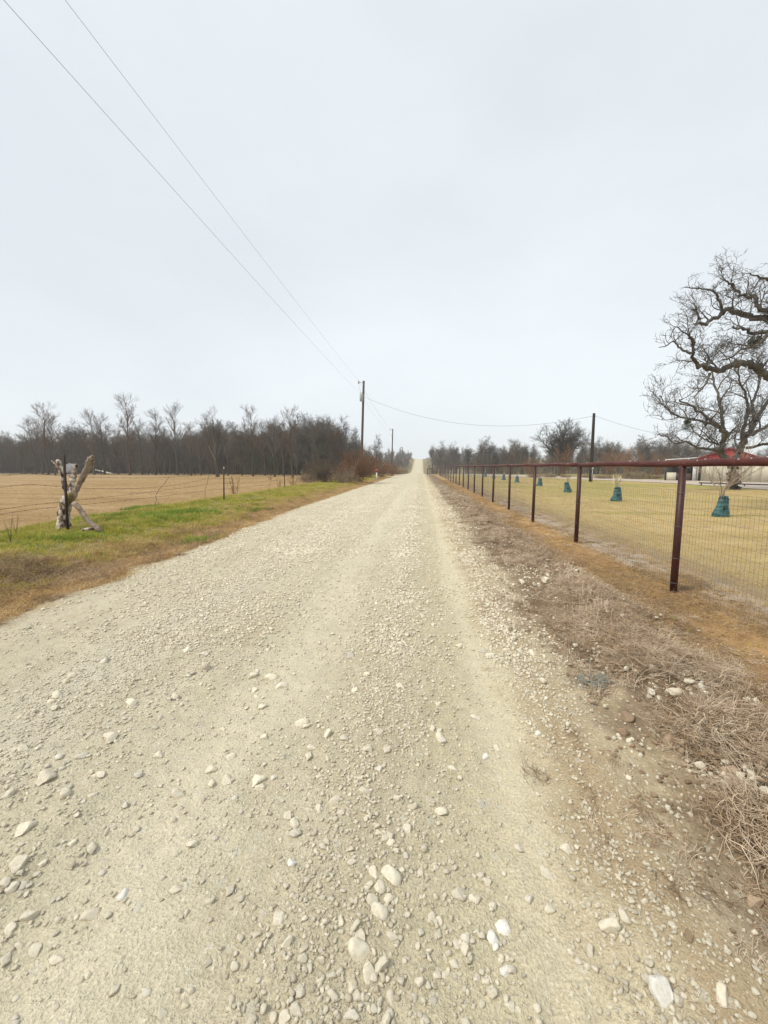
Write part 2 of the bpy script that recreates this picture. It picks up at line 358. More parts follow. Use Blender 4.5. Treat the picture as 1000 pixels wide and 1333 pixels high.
# ------------------------------------------------------------------ the ground, in strips that share their edges
def rows():
    y = [-30, -20, -12, -7, -4, -2, -1, 0]; v = 0.0
    while v < 640:
        v += max(.026, v*.0115) if v > .5 else .1
        y.append(v)
    return np.array(y)
YS = rows()
def strip(name, xl, xr_, ncol, mode='even', smooth=True):
    n = len(YS); t = np.linspace(0, 1, ncol)
    XL = xl(YS) if callable(xl) else np.full(n, float(xl)); XR = xr_(YS) if callable(xr_) else np.full(n, float(xr_))
    if mode == 'outL': t = 1-(1-t)**3.2
    if mode == 'outR': t = t**3.2
    X = XL[:, None]*(1-t)[None, :] + XR[:, None]*t[None, :]
    Y = np.repeat(YS[:, None], ncol, 1); Z = H(X, Y)
    V = np.stack([X, Y, Z], -1).reshape(-1, 3)
    i = np.arange(n-1)[:, None]*ncol + np.arange(ncol-1)[None, :]
    q = np.stack([i, i+1, i+1+ncol, i+ncol], -1).reshape(-1, 4)
    me = bpy.data.meshes.new(name)
    me.vertices.add(len(V)); me.vertices.foreach_set('co', V.ravel())
    me.loops.add(q.size); me.loops.foreach_set('vertex_index', q.ravel())
    me.polygons.add(len(q)); me.polygons.foreach_set('loop_start', np.arange(len(q))*4); me.polygons.foreach_set('loop_total', np.full(len(q), 4))
    me.polygons.foreach_set('use_smooth', np.ones(len(q), bool)); me.update(calc_edges=True); me.materials.append(M['ground'])
    o = bpy.data.objects.new(name, me); COL.objects.link(o); return tag(o, kind='structure')
FIELD = strip('mown_field', -700, b_field, 70, 'outL')
VERGE = strip('grass_verge', b_field, b_road_l, 90)
ROAD = strip('gravel_road', b_road_l, b_road_r, 170)
SHOULDER = strip('dirt_shoulder', b_road_r, b_lawn, 90)
LAWN = strip('lawn', b_lawn, 700, 80, 'outR')

# driveway beyond the lawn
dm = NT('driveway_gravel', .95, .1); dP = dm.n('ShaderNodeNewGeometry').outputs['Position']
dc = dm.mix(dm.noise(dP, 2, 4, .6), (.50, .43, .37), (.40, .34, .28)); M['drive'] = dm.fin(dc, dm.bumpn(dm.noise(dP, 30, 3), .3, .02))
near = [(573, 617.4), (621, 618.6), (665, 620.8), (720, 622.8), (780, 625.3), (840, 628), (900, 631), (950, 634), (1000, 638), (1100, 648), (1300, 668)]
far_ = [(573, 615.6), (621, 616.6), (665, 618.2), (720, 620.3), (780, 622.4), (840, 624), (900, 625.2), (950, 626.2), (1000, 627), (1100, 628), (1300, 629)]
V = []; Fs = []; K = 6
A = [G(*p) for p in near]; B = [G(*p) for p in far_]; A2 = []; B2 = []
for i in range(len(A)-1):
    for j in range(8):
        A2.append(A[i].lerp(A[i+1], j/8)); B2.append(B[i].lerp(B[i+1], j/8))
for a, b in zip(A2, B2):
    for k in range(K+1):
        p = a.lerp(b, k/K); V.append((p.x, p.y, hz(p.x, p.y)+.035))
for i in range(len(A2)-1):
    for k in range(K):
        q = i*(K+1)+k; Fs.append((q, q+K+1, q+K+2, q+1))
tag(mesh_obj('driveway', V, Fs, M['drive'], smooth=True), kind='structure')

# ------------------------------------------------------------------ instancing helper for uncountable stuff
def scatter(name, P, rot, scl, protos, parent=None, label=None, cat=None):
    n = len(P); me = bpy.data.meshes.new(name); me.vertices.add(n); me.vertices.foreach_set('co', np.asarray(P, float).ravel())
    a = me.attributes.new('rot', 'FLOAT_VECTOR', 'POINT'); a.data.foreach_set('vector', np.asarray(rot, float).ravel())
    s = np.asarray(scl, float); s = s if s.ndim == 2 else np.repeat(s[:, None], 3, 1)
    a = me.attributes.new('scl', 'FLOAT_VECTOR', 'POINT'); a.data.foreach_set('vector', s.ravel())
    a = me.attributes.new('idx', 'INT', 'POINT'); a.data.foreach_set('value', np.random.randint(0, len(protos), n).astype(np.int32))
    o = bpy.data.objects.new(name, me); COL.objects.link(o)
    pc = bpy.data.collections.new(name+'_kinds')
    for p in protos: pc.objects.link(p)
    g = bpy.data.node_groups.new(name+'_scatter', 'GeometryNodeTree')
    g.interface.new_socket('Geometry', in_out='INPUT', socket_type='NodeSocketGeometry'); g.interface.new_socket('Geometry', in_out='OUTPUT', socket_type='NodeSocketGeometry')
    N = g.nodes; gi = N.new('NodeGroupInput'); go = N.new('NodeGroupOutput'); ip = N.new('GeometryNodeInstanceOnPoints'); ci = N.new('GeometryNodeCollectionInfo')
    ci.inputs['Collection'].default_value = pc; ci.inputs['Separate Children'].default_value = True; ci.inputs['Reset Children'].default_value = True
    def na(nm, ty):
        x = N.new('GeometryNodeInputNamedAttribute'); x.data_type = ty; x.inputs['Name'].default_value = nm
        return [q for q in x.outputs if q.enabled and q.name == 'Attribute'][0]
    g.links.new(gi.outputs[0], ip.inputs['Points']); g.links.new(ci.outputs[0], ip.inputs['Instance']); ip.inputs['Pick Instance'].default_value = True
    g.links.new(na('idx', 'INT'), ip.inputs['Instance Index']); g.links.new(na('rot', 'FLOAT_VECTOR'), ip.inputs['Rotation']); g.links.new(na('scl', 'FLOAT_VECTOR'), ip.inputs['Scale'])
    g.links.new(ip.outputs[0], go.inputs[0])
    md = o.modifiers.new('scatter', 'NODES'); md.node_group = g
    if parent is not None: o.parent = parent
    return tag(o, label, cat, kind='stuff')
def proto(mesh): return bpy.data.objects.new(mesh.name, mesh)      # never linked to the scene itself
def U(a, b, n=None): return np.random.uniform(a, b, n)

# ------------------------------------------------------------------ stones
def ico(sub):
    t = (1+5**.5)/2
    V = [(-1, t, 0), (1, t, 0), (-1, -t, 0), (1, -t, 0), (0, -1, t), (0, 1, t), (0, -1, -t), (0, 1, -t), (t, 0, -1), (t, 0, 1), (-t, 0, -1), (-t, 0, 1)]
    Fs = [(0, 11, 5), (0, 5, 1), (0, 1, 7), (0, 7, 10), (0, 10, 11), (1, 5, 9), (5, 11, 4), (11, 10, 2), (10, 7, 6), (7, 1, 8), (3, 9, 4), (3, 4, 2), (3, 2, 6), (3, 6, 8), (3, 8, 9), (4, 9, 5), (2, 4, 11), (6, 2, 10), (8, 6, 7), (9, 8, 1)]
    V = [Vector(v).normalized() for v in V]
    for _ in range(sub):
        c = {}; F2 = []
        def mid(a, b):
            k = (min(a, b), max(a, b))
            if k not in c: V.append(((V[a]+V[b])/2).normalized()); c[k] = len(V)-1
            return c[k]
        for a, b, d in Fs:
            x, y, z = mid(a, b), mid(b, d), mid(d, a); F2 += [(a, x, z), (b, y, x), (d, z, y), (x, y, z)]
        Fs = F2
    return np.array([tuple(v) for v in V]), Fs
def stone_mesh(name, mat, sub, rng, flat=.62):
    V, Fs = ico(sub); V = V.copy()
    fr = [(np.array([rng.gauss(0, 1.6) for _ in range(3)]), rng.uniform(0, 6.28), rng.uniform(.05, .12)) for _ in range(7)]
    V *= (1+sum(a*np.sin(V @ k+p) for k, p, a in fr))[:, None]
    for _ in range(rng.randint(8, 13)):                   # chop flat facets
        d = np.array([rng.gauss(0, 1), rng.gauss(0, 1), rng.gauss(0, 1)]); d /= np.linalg.norm(d); c = rng.uniform(.42, .8)
        s = V @ d; V -= np.maximum(s-c, 0)[:, None]*d[None, :]
    V *= 1+np.array([rng.uniform(-.05, .05) for _ in range(len(V))])[:, None]
    V *= np.array([rng.uniform(.95, 1.22), rng.uniform(.8, 1.05), rng.uniform(flat-.05, flat+.22)])[None, :]
    mb = MB(); mb.add(V, Fs); return mb.mesh(name, mat, smooth=False)
rg = random.Random(11)
G_ST = [proto(stone_mesh('pebble', M['stone'], 1, rg)) for _ in range(6)] + [proto(stone_mesh('pebble', M['stone_tan'], 1, rg)) for _ in range(4)]
S_MESH = [stone_mesh('stone', M['stone'], 2, rg) for _ in range(9)]
S_PALE = [stone_mesh('stone', M['stone_pale'], 2, rg) for _ in range(3)]
S_GREY = [stone_mesh('stone', M['stone_grey'], 2, rg) for _ in range(3)]
def road_x(n, y):
    """stones collect in lines between the wheel tracks"""
    u = U(0, 1, n); L = b_road_l(y)+.08; Rr = b_road_r(y)
    x = L+(Rr-L)*U(0, 1, n)
    a = (u > .45) & (u <= .68); x[a] = np.random.normal(-2.25, .42, a.sum())
    a = (u > .68) & (u <= .82); x[a] = np.random.normal(-.25, .14, a.sum())
    a = (u > .82) & (u <= .90); x[a] = np.random.normal(.72, .14, a.sum())
    a = (u > .95); x[a] = np.random.normal(1.6, .35, a.sum())
    return x
PP = []; SS_ = []
for (n, y0, y1, r0, r1) in ((72000, .75, 3.2, .0026, .0125), (66000, 3, 7, .0044, .019), (40000, 6.5, 15, .0075, .026), (22000, 14, 34, .013, .032)):
    y = U(y0, y1, n); x = road_x(n, y); keep = (vn(x*1.4, y*1.1, 31)*.6+vn(x*5, y*4, 32)*.5)*(1-.6*bump(x, .44, .17))*(1-.4*bump(x, -1.0, .3)) > U(.1, .85, n)
    x, y = x[keep], y[keep]; r = r0+(r1-r0)*U(0, 1, len(x))**3.0
    PP.append(np.stack([x, y, H(x, y)+r*.30], 1)); SS_.append(r)
PP = np.concatenate(PP); SS_ = np.concatenate(SS_)
scatter('gravel', PP, np.stack([U(-.35, .35, len(PP)), U(-.35, .35, len(PP)), U(0, 6.28, len(PP))], 1), SS_, G_ST, ROAD)
n = 9000; y = .8+10*U(0, 1, n)**1.2; x = np.random.normal(-2.4, .65, n); k = vn(x*1.3, y*1.0, 36) > .5; x, y = x[k], y[k]; r = .004+.016*U(0, 1, len(x))**2.5
scatter('chalk_gravel', np.stack([x, y, H(x, y)+r*.2], 1), np.stack([U(-.35, .35, len(x)), U(-.35, .35, len(x)), U(0, 6.28, len(x))], 1), r, G_ST[:4]+[proto(stone_mesh('pebble', M['stone_grey'], 1, rg)) for _ in range(4)], ROAD)
# clods and pebbles on the shoulder
n = 7000; y = np.concatenate([U(.9, 4, 4000), U(4, 16, 3000)]); x = U(1.0, 2.5, n); k = vn(x*3, y*2, 35) > .42; x, y = x[k], y[k]
r = np.where(y < 4, .004, .007)+.016*U(0, 1, len(x))**3
scatter('clods', np.stack([x, y, H(x, y)+r*.2], 1), np.stack([U(-.4, .4, len(x)), U(-.4, .4, len(x)), U(0, 6.28, len(x))], 1), r,
        [proto(stone_mesh('clod', M['clod'], 1, rg)) for _ in range(4)] + [proto(stone_mesh('pebble', M['stone'], 1, rg)) for _ in range(2)], SHOULDER)

def place_stone(px, py, diam_px, meshes, parent, name='stone', dz=.08):
    p = G(px, py); p.z = hz(p.x, p.y); rr_ = ray(px, py)[0]; s_ = (p-cam.location).length/rr_.length
    r = diam_px*.5*s_*1.28
    o = bpy.data.objects.new(name, rg.choice(meshes)); COL.objects.link(o); o.parent = parent
    o.location = (p.x, p.y, p.z+r*dz); o.rotation_euler = (rg.uniform(-.25, .25), rg.uniform(-.25, .25), rg.uniform(0, 6.28)); o.scale = (r, r, r); return o
# the stones one can pick out in the photograph: (x, y, size in pixels)
big = [(57, 1015, 20), (85, 1034, 19), (34, 1080, 18), (28, 1124, 22), (14, 1156, 16), (95, 1098, 12), (92, 1128, 12), (117, 1192, 18), (39, 1194, 18), (76, 1250, 15), (8, 1248, 17),
       (46, 1238, 16), (143, 963, 18), (170, 918, 15), (232, 1037, 16), (229, 1160, 13), (336, 1018, 16), (340, 1024, 12), (364, 1195, 18), (333, 1218, 12), (373, 1230, 15), (393, 1250, 15), (395, 1236, 13),
       (437, 1042, 12), (518, 1040, 13), (488, 1139, 17), (511, 1142, 22), (496, 1156, 16), (485, 1174, 16), (495, 1188, 20), (468, 1241, 28), (480, 1266, 24), (495, 1260, 20), (470, 1220, 15),
       (513, 1220, 14), (462, 1207, 13), (598, 1164, 17), (605, 1222, 12), (626, 1143, 12), (592, 1258, 13), (581, 1268, 12), (568, 1270, 12), (494, 1085, 13), (502, 1092, 13), (508, 1098, 12),
       (552, 1105, 14), (530, 1080, 13), (465, 1300, 13), (503, 1328, 17), (388, 1318, 18), (373, 1326, 18), (433, 1297, 12), (640, 1290, 15), (792, 1207, 24), (797, 1195, 14), (812, 1192, 14),
       (768, 1240, 13), (880, 1300, 16), (940, 1300, 22), (250, 1100, 12), (180, 1010, 12), (205, 985, 12), (130, 1010, 14), (12, 1035, 18), (105, 985, 13), (120, 1105, 13), (455, 1322, 14),
       (402, 985, 11), (478, 977, 13), (505, 976, 13), (448, 963, 11), (590, 1003, 12), (575, 965, 11), (415, 1012, 11), (648, 975, 10), (668, 832, 12), (520, 893, 10), (245, 848, 14), (300, 985, 11),
       (228, 908, 11), (75, 905, 13), (40, 930, 14), (95, 880, 12), (30, 975, 14), (385, 1085, 12), (300, 1160, 13), (150, 1290, 13), (210, 1320, 14), (270, 1255, 12), (560, 1195, 12), (690, 1170, 12),
       (735, 1105, 13), (842, 1275, 12), (700, 1330, 14), (640, 1180, 11)]
for (a, b, c) in big: place_stone(a, b, c*.92, S_MESH+S_GREY if rg.random() < .3 else S_MESH, ROAD)
for (a, b, c) in [(160, 1168, 14), (641, 1224, 15), (655, 1208, 18), (657, 1266, 13), (645, 1232, 9), (700, 955, 9), (380, 1125, 12), (632, 985, 9)]: place_stone(a, b, c, S_PALE, ROAD)
for _ in range(170):
    px = rg.uniform(0, 760); py = rg.uniform(840, 1333)**1
    p = G(px, py)
    if float(vn(p.x*1.4, p.y*1.1, 31)) < .35 or p.x > 1.05: continue
    place_stone(px, py, rg.uniform(8, 13), S_MESH if rg.random() < .8 else S_GREY, ROAD)
# stones thrown up on the shoulder
for (cx, cyp, n, sp, a, b) in [(893, 905, 22, 40, 5, 12), (985, 1010, 26, 44, 5, 14), (775, 812, 12, 30, 4, 9), (700, 760, 8, 16, 5, 8), (850, 880, 8, 30, 7, 12), (960, 930, 8, 30, 7, 12), (730, 745, 6, 20, 5, 8)]:
    for _ in range(n):
        o = place_stone(cx+rg.gauss(0, sp*.6), cyp+rg.gauss(0, sp*.35), rg.uniform(a, b), S_MESH+S_GREY, SHOULDER, dz=.6)
for (a, b, c) in [(877, 912, 16), (907, 886, 10), (894, 880, 9)]:
    place_stone(a, b, c, S_PALE+S_MESH, SHOULDER, dz=1.0)
def single_stone(px, py, d, mesh, label):
    o = place_stone(px, py, d, [mesh], None, 'loose_stone', .35); tag(o, label, 'stone'); return o
single_stone(857, 1293, 30, S_PALE[0], 'large white stone lying at the bottom right of the gravel road')
single_stone(896, 1220, 11, stone_mesh('loose_stone', M['clod'], 2, rg), 'small dark brown clod alone on the road above the large white stone')

n = 2600; y = np.concatenate([.9+3.4*U(0, 1, 1500), 4+18*U(0, 1, 1100)]); x = 1.7+(vn(y*.45, y*0, 8)-.5)*.35+np.random.normal(0, .25, n); k = vn(x*2, y*1.6, 37) > .48; x, y = x[k], y[k]
r = np.where(y < 4, .006, .012)+.02*U(0, 1, len(x))**3
scatter('rubble', np.stack([x, y, H(x, y)+r*.7+.012], 1), np.stack([U(-.5, .5, len(x)), U(-.5, .5, len(x)), U(0, 6.28, len(x))], 1), r, G_ST+[proto(stone_mesh('clod', M['clod_tan'], 1, rg)) for _ in range(8)], SHOULDER)
n = 420; y = np.concatenate([.9+3.8*U(0, 1, 220), 4+20*U(0, 1, 200)]); x = 1.74+(vn(y*.45, y*0, 8)-.5)*.35+np.random.normal(0, .2, n); k = vn(x*1.7, y*1.2, 39) > .45; x, y = x[k], y[k]
r = .018+.035*U(0, 1, len(x))**2*(1+y/20)
scatter('dirt_lumps', np.stack([x, y, H(x, y)+r*.25], 1), np.stack([U(-.5, .5, len(x)), U(-.5, .5, len(x)), U(0, 6.28, len(x))], 1), r, [proto(stone_mesh('clod', M['clod_tan'], 2, rg)) for _ in range(4)]+[proto(stone_mesh('clod', M['clod'], 2, rg)) for _ in range(3)], SHOULDER)
# ------------------------------------------------------------------ grass, straw
def tuft(name, mat, nb, h, spread, w, rng, lean=.5, seg=3):
    mb = MB()
    for _ in range(nb):
        a = rng.uniform(0, 6.28); rr = spread*math.sqrt(rng.random()); p = np.array([math.cos(a)*rr, math.sin(a)*rr, -.005])
        a2 = rng.uniform(0, 6.28); hh = h*rng.uniform(.45, 1.1); le = rng.uniform(.1, 1)*lean*hh
        side = np.array([-math.sin(a2), math.cos(a2), 0]); out = np.array([math.cos(a2), math.sin(a2), 0]); V = []; ww = w*rng.uniform(.7, 1.2)
        for i in range(seg+1):
            t = i/seg; c = p + out*le*t*t + np.array([0, 0, hh*(t-.25*lean*t*t)]); q = ww*(1-t*.95)*.5
            V += [c-side*q, c+side*q]
        mb.add(np.array(V), [(2*i, 2*i+1, 2*i+3, 2*i+2) for i in range(seg)])
    return proto(mb.mesh(name, mat))
def mat_clump(name, mat, ns, length, w, rng, flat=.25, radius=.1, k=3, align=None):
    """tangle of curled dead stems"""
    mb = MB()
    for _ in range(ns):
        a = rng.uniform(0, 6.28); r0 = radius*math.sqrt(rng.random()); p = np.array([math.cos(a)*r0, math.sin(a)*r0, rng.uniform(0, radius*flat)])
        d = rng.uniform(0, 6.28) if align is None else 1.571+rng.choice((0, 3.1416))+rng.gauss(0, align); L = length*rng.uniform(.4, 1.1); P = []; curl = rng.uniform(-2.2, 2.2)*(1 if align is None else .55); pit = rng.uniform(-.25, .55)
        for i in range(6):
            P.append(p.copy()); d += curl/6+rng.gauss(0, .25); pit += rng.gauss(-.1, .22)
            p = p+np.array([math.cos(d)*math.cos(pit), math.sin(d)*math.cos(pit), math.sin(pit)])*L/6
            if p[2] < -.01: p[2] = -.005; pit = .1
        mb.tube(P, [w*.5, w*.55, w*.5, w*.4, w*.3, w*.12], k, cap=False)
    return proto(mb.mesh(name, mat))
rt = random.Random(5)
def put(name, x, y, smin, smax, protos, parent, zo=0.0, tilt=.2, sc=None, rz=None):
    n = len(x); s = U(smin, smax, n) if sc is None else sc
    return scatter(name, np.stack([x, y, H(x, y)+zo], 1), np.stack([U(-tilt, tilt, n), U(-tilt, tilt, n), U(0, 6.28, n) if rz is None else rz], 1), s, protos, parent)
# left verge
def verge_pts(n, y0, y1, pw=1.6):
    y = y0+(y1-y0)*U(0, 1, n)**pw; return U(0, 1, n), y
gt = [tuft('grass_tuft', M['grass'], 16, .10, .075, .008, rt, .9) for _ in range(5)] + [tuft('grass_tuft', M['grass_bright'], 16, .085, .07, .008, rt, .8)]
gb = [tuft('grass_tuft', M['grass_bright'], 26, .12, .09, .011, rt, .9) for _ in range(3)]
gd = [tuft('grass_tuft', M['grass_dry'], 16, .08, .08, .007, rt, 1.6) for _ in range(4)]
u, y = verge_pts(42000, 2.5, 62)
bl = b_road_l(y); x = (-9.2)+(bl-.75+9.2)*u
dens = .35+.9*vn(x*1.1, y*.8, 51); k = (dens > U(.3, 1.0, len(x)))
x, y = x[k], y[k]; dist = np.sqrt(x*x+y*y)
put('grass', x, y, 0, 0, gt, VERGE, sc=U(.6, 1.15, len(x))*(1+dist/55)*(.6+.6*vn(x*2, y*2, 52)))
for (cx, cyp, rx, ry, n) in [(212, 672, .8, .55, 380), (185, 662, .6, .4, 120), (150, 672, .7, .5, 110), (330, 664, .5, .4, 50), (100, 700, .6, .35, 80), (255, 705, .35, .2, 60), (260, 668, .8, .6, 200)]:
    c = G(cx, cyp); x = c.x+np.random.normal(0, rx*.5, n); y = c.y+np.random.normal(0, ry, n)
    put('green_patch', x, y, .6, 1.35, gb, VERGE)
u, y = verge_pts(22000, 2.3, 60)
bl = b_road_l(y); x = bl-1.5+u*1.55+ (vn(y*2, y*0, 55)-.5)*.35
put('dry_grass', x, y, 0, 0, gd, VERGE, tilt=.5, sc=U(.5, 1.1, len(x))*(1+y/55))
y = U(2.5, 40, 13000); x = U(-9.0, -4.9, 13000); k = vn(x*.9, y*.9, 58)*.7+vn(x*3, y*3, 59)*.3+.12*ss(-6, -5, x) > .5; x, y = x[k], y[k]
put('brown_thatch', x, y, .6, 1.3, gd, VERGE, tilt=.5)
vt = [mat_clump('thatch_clump', M['straw_dark'], 26, .22, .004, rt, .2, .10) for _ in range(3)]
yy = np.concatenate([U(2.4, 9, 420), U(9, 26, 300)]); xx = b_road_l(yy)-U(-.08, 1.25, len(yy))
put('loose_thatch', xx, yy, .6, 1.2, vt, VERGE, tilt=.25)
c = G(55, 752); n = 110; put('brown_mound', c.x+np.random.normal(0, .45, n), c.y+np.random.normal(0, .3, n), .9, 1.5, vt, VERGE, .03)
# field stubble near the fence
y = 5+60*U(0, 1, 26000)**1.5; x = -8.7-26*U(0, 1, 26000)**1.6
put('stubble', x, y, 0, 0, [tuft('stubble_tuft', M['grass_dry'], 12, .05, .1, .008, rt, 1.6) for _ in range(4)], FIELD, tilt=.3, sc=U(.6, 1.1, len(x))*(1+y/45))
# lawn
y = .8+60*U(0, 1, 42000)**1.7; x = 3.75+26*U(0, 1, 42000)**1.4
k = vn(x*.8, y*.8, 61)*.8+.35+ss(3.7, 5, x)*.3 > U(0.3, 1, len(x)); x, y = x[k], y[k]
put('lawn_grass', x, y, 0, 0, [tuft('lawn_tuft', M['lawn_blade'], 14, .045, .085, .007, rt, 1.2) for _ in range(4)], LAWN, tilt=.3, sc=U(.6, 1.1, len(x))*(1+y/50))
nb_ = 900; y = .9+9*U(0, 1, nb_)**1.2; x = U(.55, 1.35, nb_); k = vn(x*3, y*1.5, 83) > .5
put('straw_bits', x[k], y[k], .4, .9, [mat_clump('straw_bit', M['straw'], 3, .09, .0028, rt, .03, .05) for _ in range(4)], SHOULDER, zo=.004, tilt=.08)
# shoulder: brown flattened grass up to the fence, dead windrow by the road
sh = [mat_clump('straw_clump', M['straw'], 26, .17, .0042, rt, .16, .085, 3, .6) for _ in range(4)]
sd = [mat_clump('straw_clump', M['straw_dark'], 26, .17, .0042, rt, .16, .085, 3, .6) for _ in range(4)]
sw = [mat_clump('straw_clump', M['straw'], 26, .20, .0036, rt, .3, .085) for _ in range(3)]+[mat_clump('straw_clump', M['straw_dark'], 26, .20, .0036, rt, .3, .085) for _ in range(2)]
n = 11000; y = np.concatenate([.9+3.6*U(0, 1, 6500), 4+22*U(0, 1, 4500)**1.5]); x = np.where(U(0, 1, n) < .5, 1.78+(vn(y*1.7, y*0, 38)-.5)*.3+np.random.normal(0, .36, n), 1.72+(vn(y*.45, y*0, 8)-.5)*.35+np.random.normal(0, .25, n))
k = vn(x*2.6, y*2.6, 71)+.25*ss(1.3, 1.9, x) > U(.35, .75, n); x, y = x[k], y[k]; r = ridge(x, y)
put('dead_grass', x, y, 0, 0, sh+sd, SHOULDER, zo=.004, tilt=.16, sc=U(.5, 1.0, len(x))*(.6+.6*r)*(1+y/40), rz=np.random.normal(0, .35, len(x)))
for (cx, cyp, n, s) in [(950, 965, 110, .12), (985, 945, 70, .11), (835, 862, 110, .11), (860, 850, 50, .1), (750, 775, 70, .13), (700, 732, 60, .2), (665, 700, 60, .3), (990, 1085, 60, .09), (905, 955, 40, .1), (800, 825, 40, .12), (930, 890, 40, .14), (640, 672, 60, .4)]:
    c = G(cx, cyp); x = c.x+np.random.normal(0, s*.8, n); y = c.y+np.random.normal(0, s*1.1, n)
    scatter('grass_heap', np.stack([x, y, H(x, y)+U(0, .085, n)*np.exp(-(((x-c.x)/s)**2+((y-c.y)/s)**2)*.35)], 1), np.stack([U(-.5, .5, n), U(-.5, .5, n), U(0, 6.28, n)], 1), U(.5, 1.05, n), sw, SHOULDER)
flat_s = [mat_clump('flat_straw', M['straw_dark'], 18, .13, .003, rt, .05, .09) for _ in range(2)] + [mat_clump('flat_straw', M['grass_dry'], 18, .12, .0032, rt, .05, .09) for _ in range(4)]
y = np.concatenate([.9+5*U(0, 1, 2800), 5+40*U(0, 1, 3800)**1.6]); x = U(1.95, 3.75, len(y)); k = vn(x*1.5, y*1.2, 73)+.25 > U(.25, .9, len(x)); x, y = x[k], y[k]
put('flattened_grass', x, y, 0, 0, flat_s, SHOULDER, tilt=.12, sc=U(.6, 1.2, len(x))*(1+y/45))
y = 1.2+35*U(0, 1, 1100)**1.5; x = U(1.9, 3.2, 1100); k = vn(x*.9, y*.6, 75) > .6
put('weeds', x[k], y[k], .3, .7, [tuft('weed_tuft', M['grass'], 16, .07, .06, .008, rt, 1.3) for _ in range(2)], SHOULDER)
# ------------------------------------------------------------------ trees
def vrand(rng): return Vector((rng.gauss(0, 1), rng.gauss(0, 1), rng.gauss(0, 1))).normalized()
def grow(tb, P, rad, lvl, prm, rng, sides=(8, 6, 5, 4, 3, 3)):
    """children of the limb P (list of Vectors, radii rad); draws each limb and recurses"""
    tb[0 if lvl == 0 else 1].tube(P, rad, sides[min(lvl, 5)], cap=False)
    if lvl >= prm['levels']: return
    L = sum((P[i+1]-P[i]).length for i in range(len(P)-1)); nch = prm['n'][lvl]
    nch = max(1, int(nch*(rng.uniform(.8, 1.2))*(max(L, .2)/prm['ref'][lvl])**.5))
    st = prm['start'][lvl]
    for c in range(nch):
        t = st+(1-st)*((c+rng.random())/nch); t = min(t, .999)
        f = t*(len(P)-1); i = int(f); f -= i; p = P[i].lerp(P[i+1], f); r = rad[i]*(1-f)+rad[i+1]*f
        d0 = (P[i+1]-P[i]).normalized(); ax = d0.orthogonal().normalized(); ax.rotate(Matrix.Rotation(rng.uniform(0, 6.28), 3, d0))
        ang = R(rng.uniform(*prm['ang'][lvl])); d = (d0*math.cos(ang)+ax*math.sin(ang)).normalized()
        d = (d+Vector((0, 0, prm['up'][lvl]))).normalized()
        l = prm['len'][lvl]*rng.uniform(.6, 1.15)*(1-prm['tap'][lvl]*t); r2 = max(min(r*.72, l*prm['rl']), prm['rmin'])
        ns = prm['seg'][lvl]; Q = [p]; dd = d
        for k in range(ns):
            dd = (dd+vrand(rng)*prm['wig'][lvl]+Vector((0, 0, prm['trop'][lvl]))).normalized(); Q.append(Q[-1]+dd*(l/ns))
        rr = [r2*(1-.82*k/ns) for k in range(ns+1)]; rr = [max(q, prm['rmin']*.6) for q in rr]
        grow(tb, Q, rr, lvl+1, prm, rng, sides)
def trunk(h, r, rng, wig=.05, n=9, lean=(0, 0), top=.12, base=1.35):
    P = []; x = y = 0; dx, dy = lean
    for i in range(n+1):
        t = i/n; P.append(Vector((x, y, -.15+(h+.15)*t))); x += rng.gauss(0, wig)*h/n*2+dx/n; y += rng.gauss(0, wig)*h/n*2+dy/n
    rr = [r*(base if i == 0 else 1)*(1-(1-top)*(i/n)) for i in range(n+1)]; return P, rr
def make_tree(kind, seed):
    rng = random.Random(seed); tb = [MB(), MB()]
    if kind == 'slim':      # tall sparse post oak, 13 m
        P, rr = trunk(12.2, .17, rng, .035, 12)
        prm = dict(levels=3, n=[21, 8, 5], ref=[12, 2.6, 1.1], start=[.34, .2, .15], len=[4.9, 1.8, .85], tap=[.66, .45, .4], ang=[(32, 54), (25, 50), (25, 55)],
                   up=[.15, .15, .1], trop=[.07, .05, .02], wig=[.13, .18, .26], seg=[5, 4, 2], rl=.02, rmin=.014)
    elif kind == 'fork':    # spreading, forked low, 9 m
        P, rr = trunk(4.4, .24, rng, .04, 6, top=.6)
        prm = dict(levels=4, n=[9, 9, 8, 5], ref=[4.4, 4.5, 2, .9], start=[.55, .25, .2, .15], len=[5.4, 2.2, 1.1, .55], tap=[.2, .4, .4, .4], ang=[(15, 45), (28, 60), (25, 60), (25, 60)],
                   up=[.55, .2, .1, .1], trop=[.09, .05, .03, 0], wig=[.18, .24, .28, .3], seg=[7, 4, 3, 2], rl=.03, rmin=.011)
    elif kind == 'wood':    # woodland tree 9-10 m, twiggy all the way
        P, rr = trunk(8.6, .13, rng, .05, 9)
        prm = dict(levels=3, n=[24, 11, 7], ref=[9, 2.6, 1.1], start=[.16, .15, .1], len=[2.9, 1.4, .8], tap=[.5, .4, .3], ang=[(35, 75), (30, 65), (25, 65)],
                   up=[.3, .15, .1], trop=[.08, .05, .02], wig=[.22, .25, .3], seg=[5, 3, 2], rl=.018, rmin=.013)
    elif kind == 'round':   # dense round dark crown, 8.5 m
        P, rr = trunk(3.2, .26, rng, .04, 5, top=.7)
        prm = dict(levels=4, n=[14, 12, 9, 5], ref=[3.2, 4, 1.8, .8], start=[.35, .2, .15, .1], len=[4.4, 2.0, 1.05, .5], tap=[.1, .35, .35, .3], ang=[(15, 70), (30, 60), (25, 60), (20, 60)],
                   up=[.4, .15, .1, .1], trop=[.07, .05, .03, 0], wig=[.16, .22, .28, .3], seg=[6, 4, 3, 2], rl=.028, rmin=.012)
    grow(tb, P, rr, 0, prm, rng)
    return tb
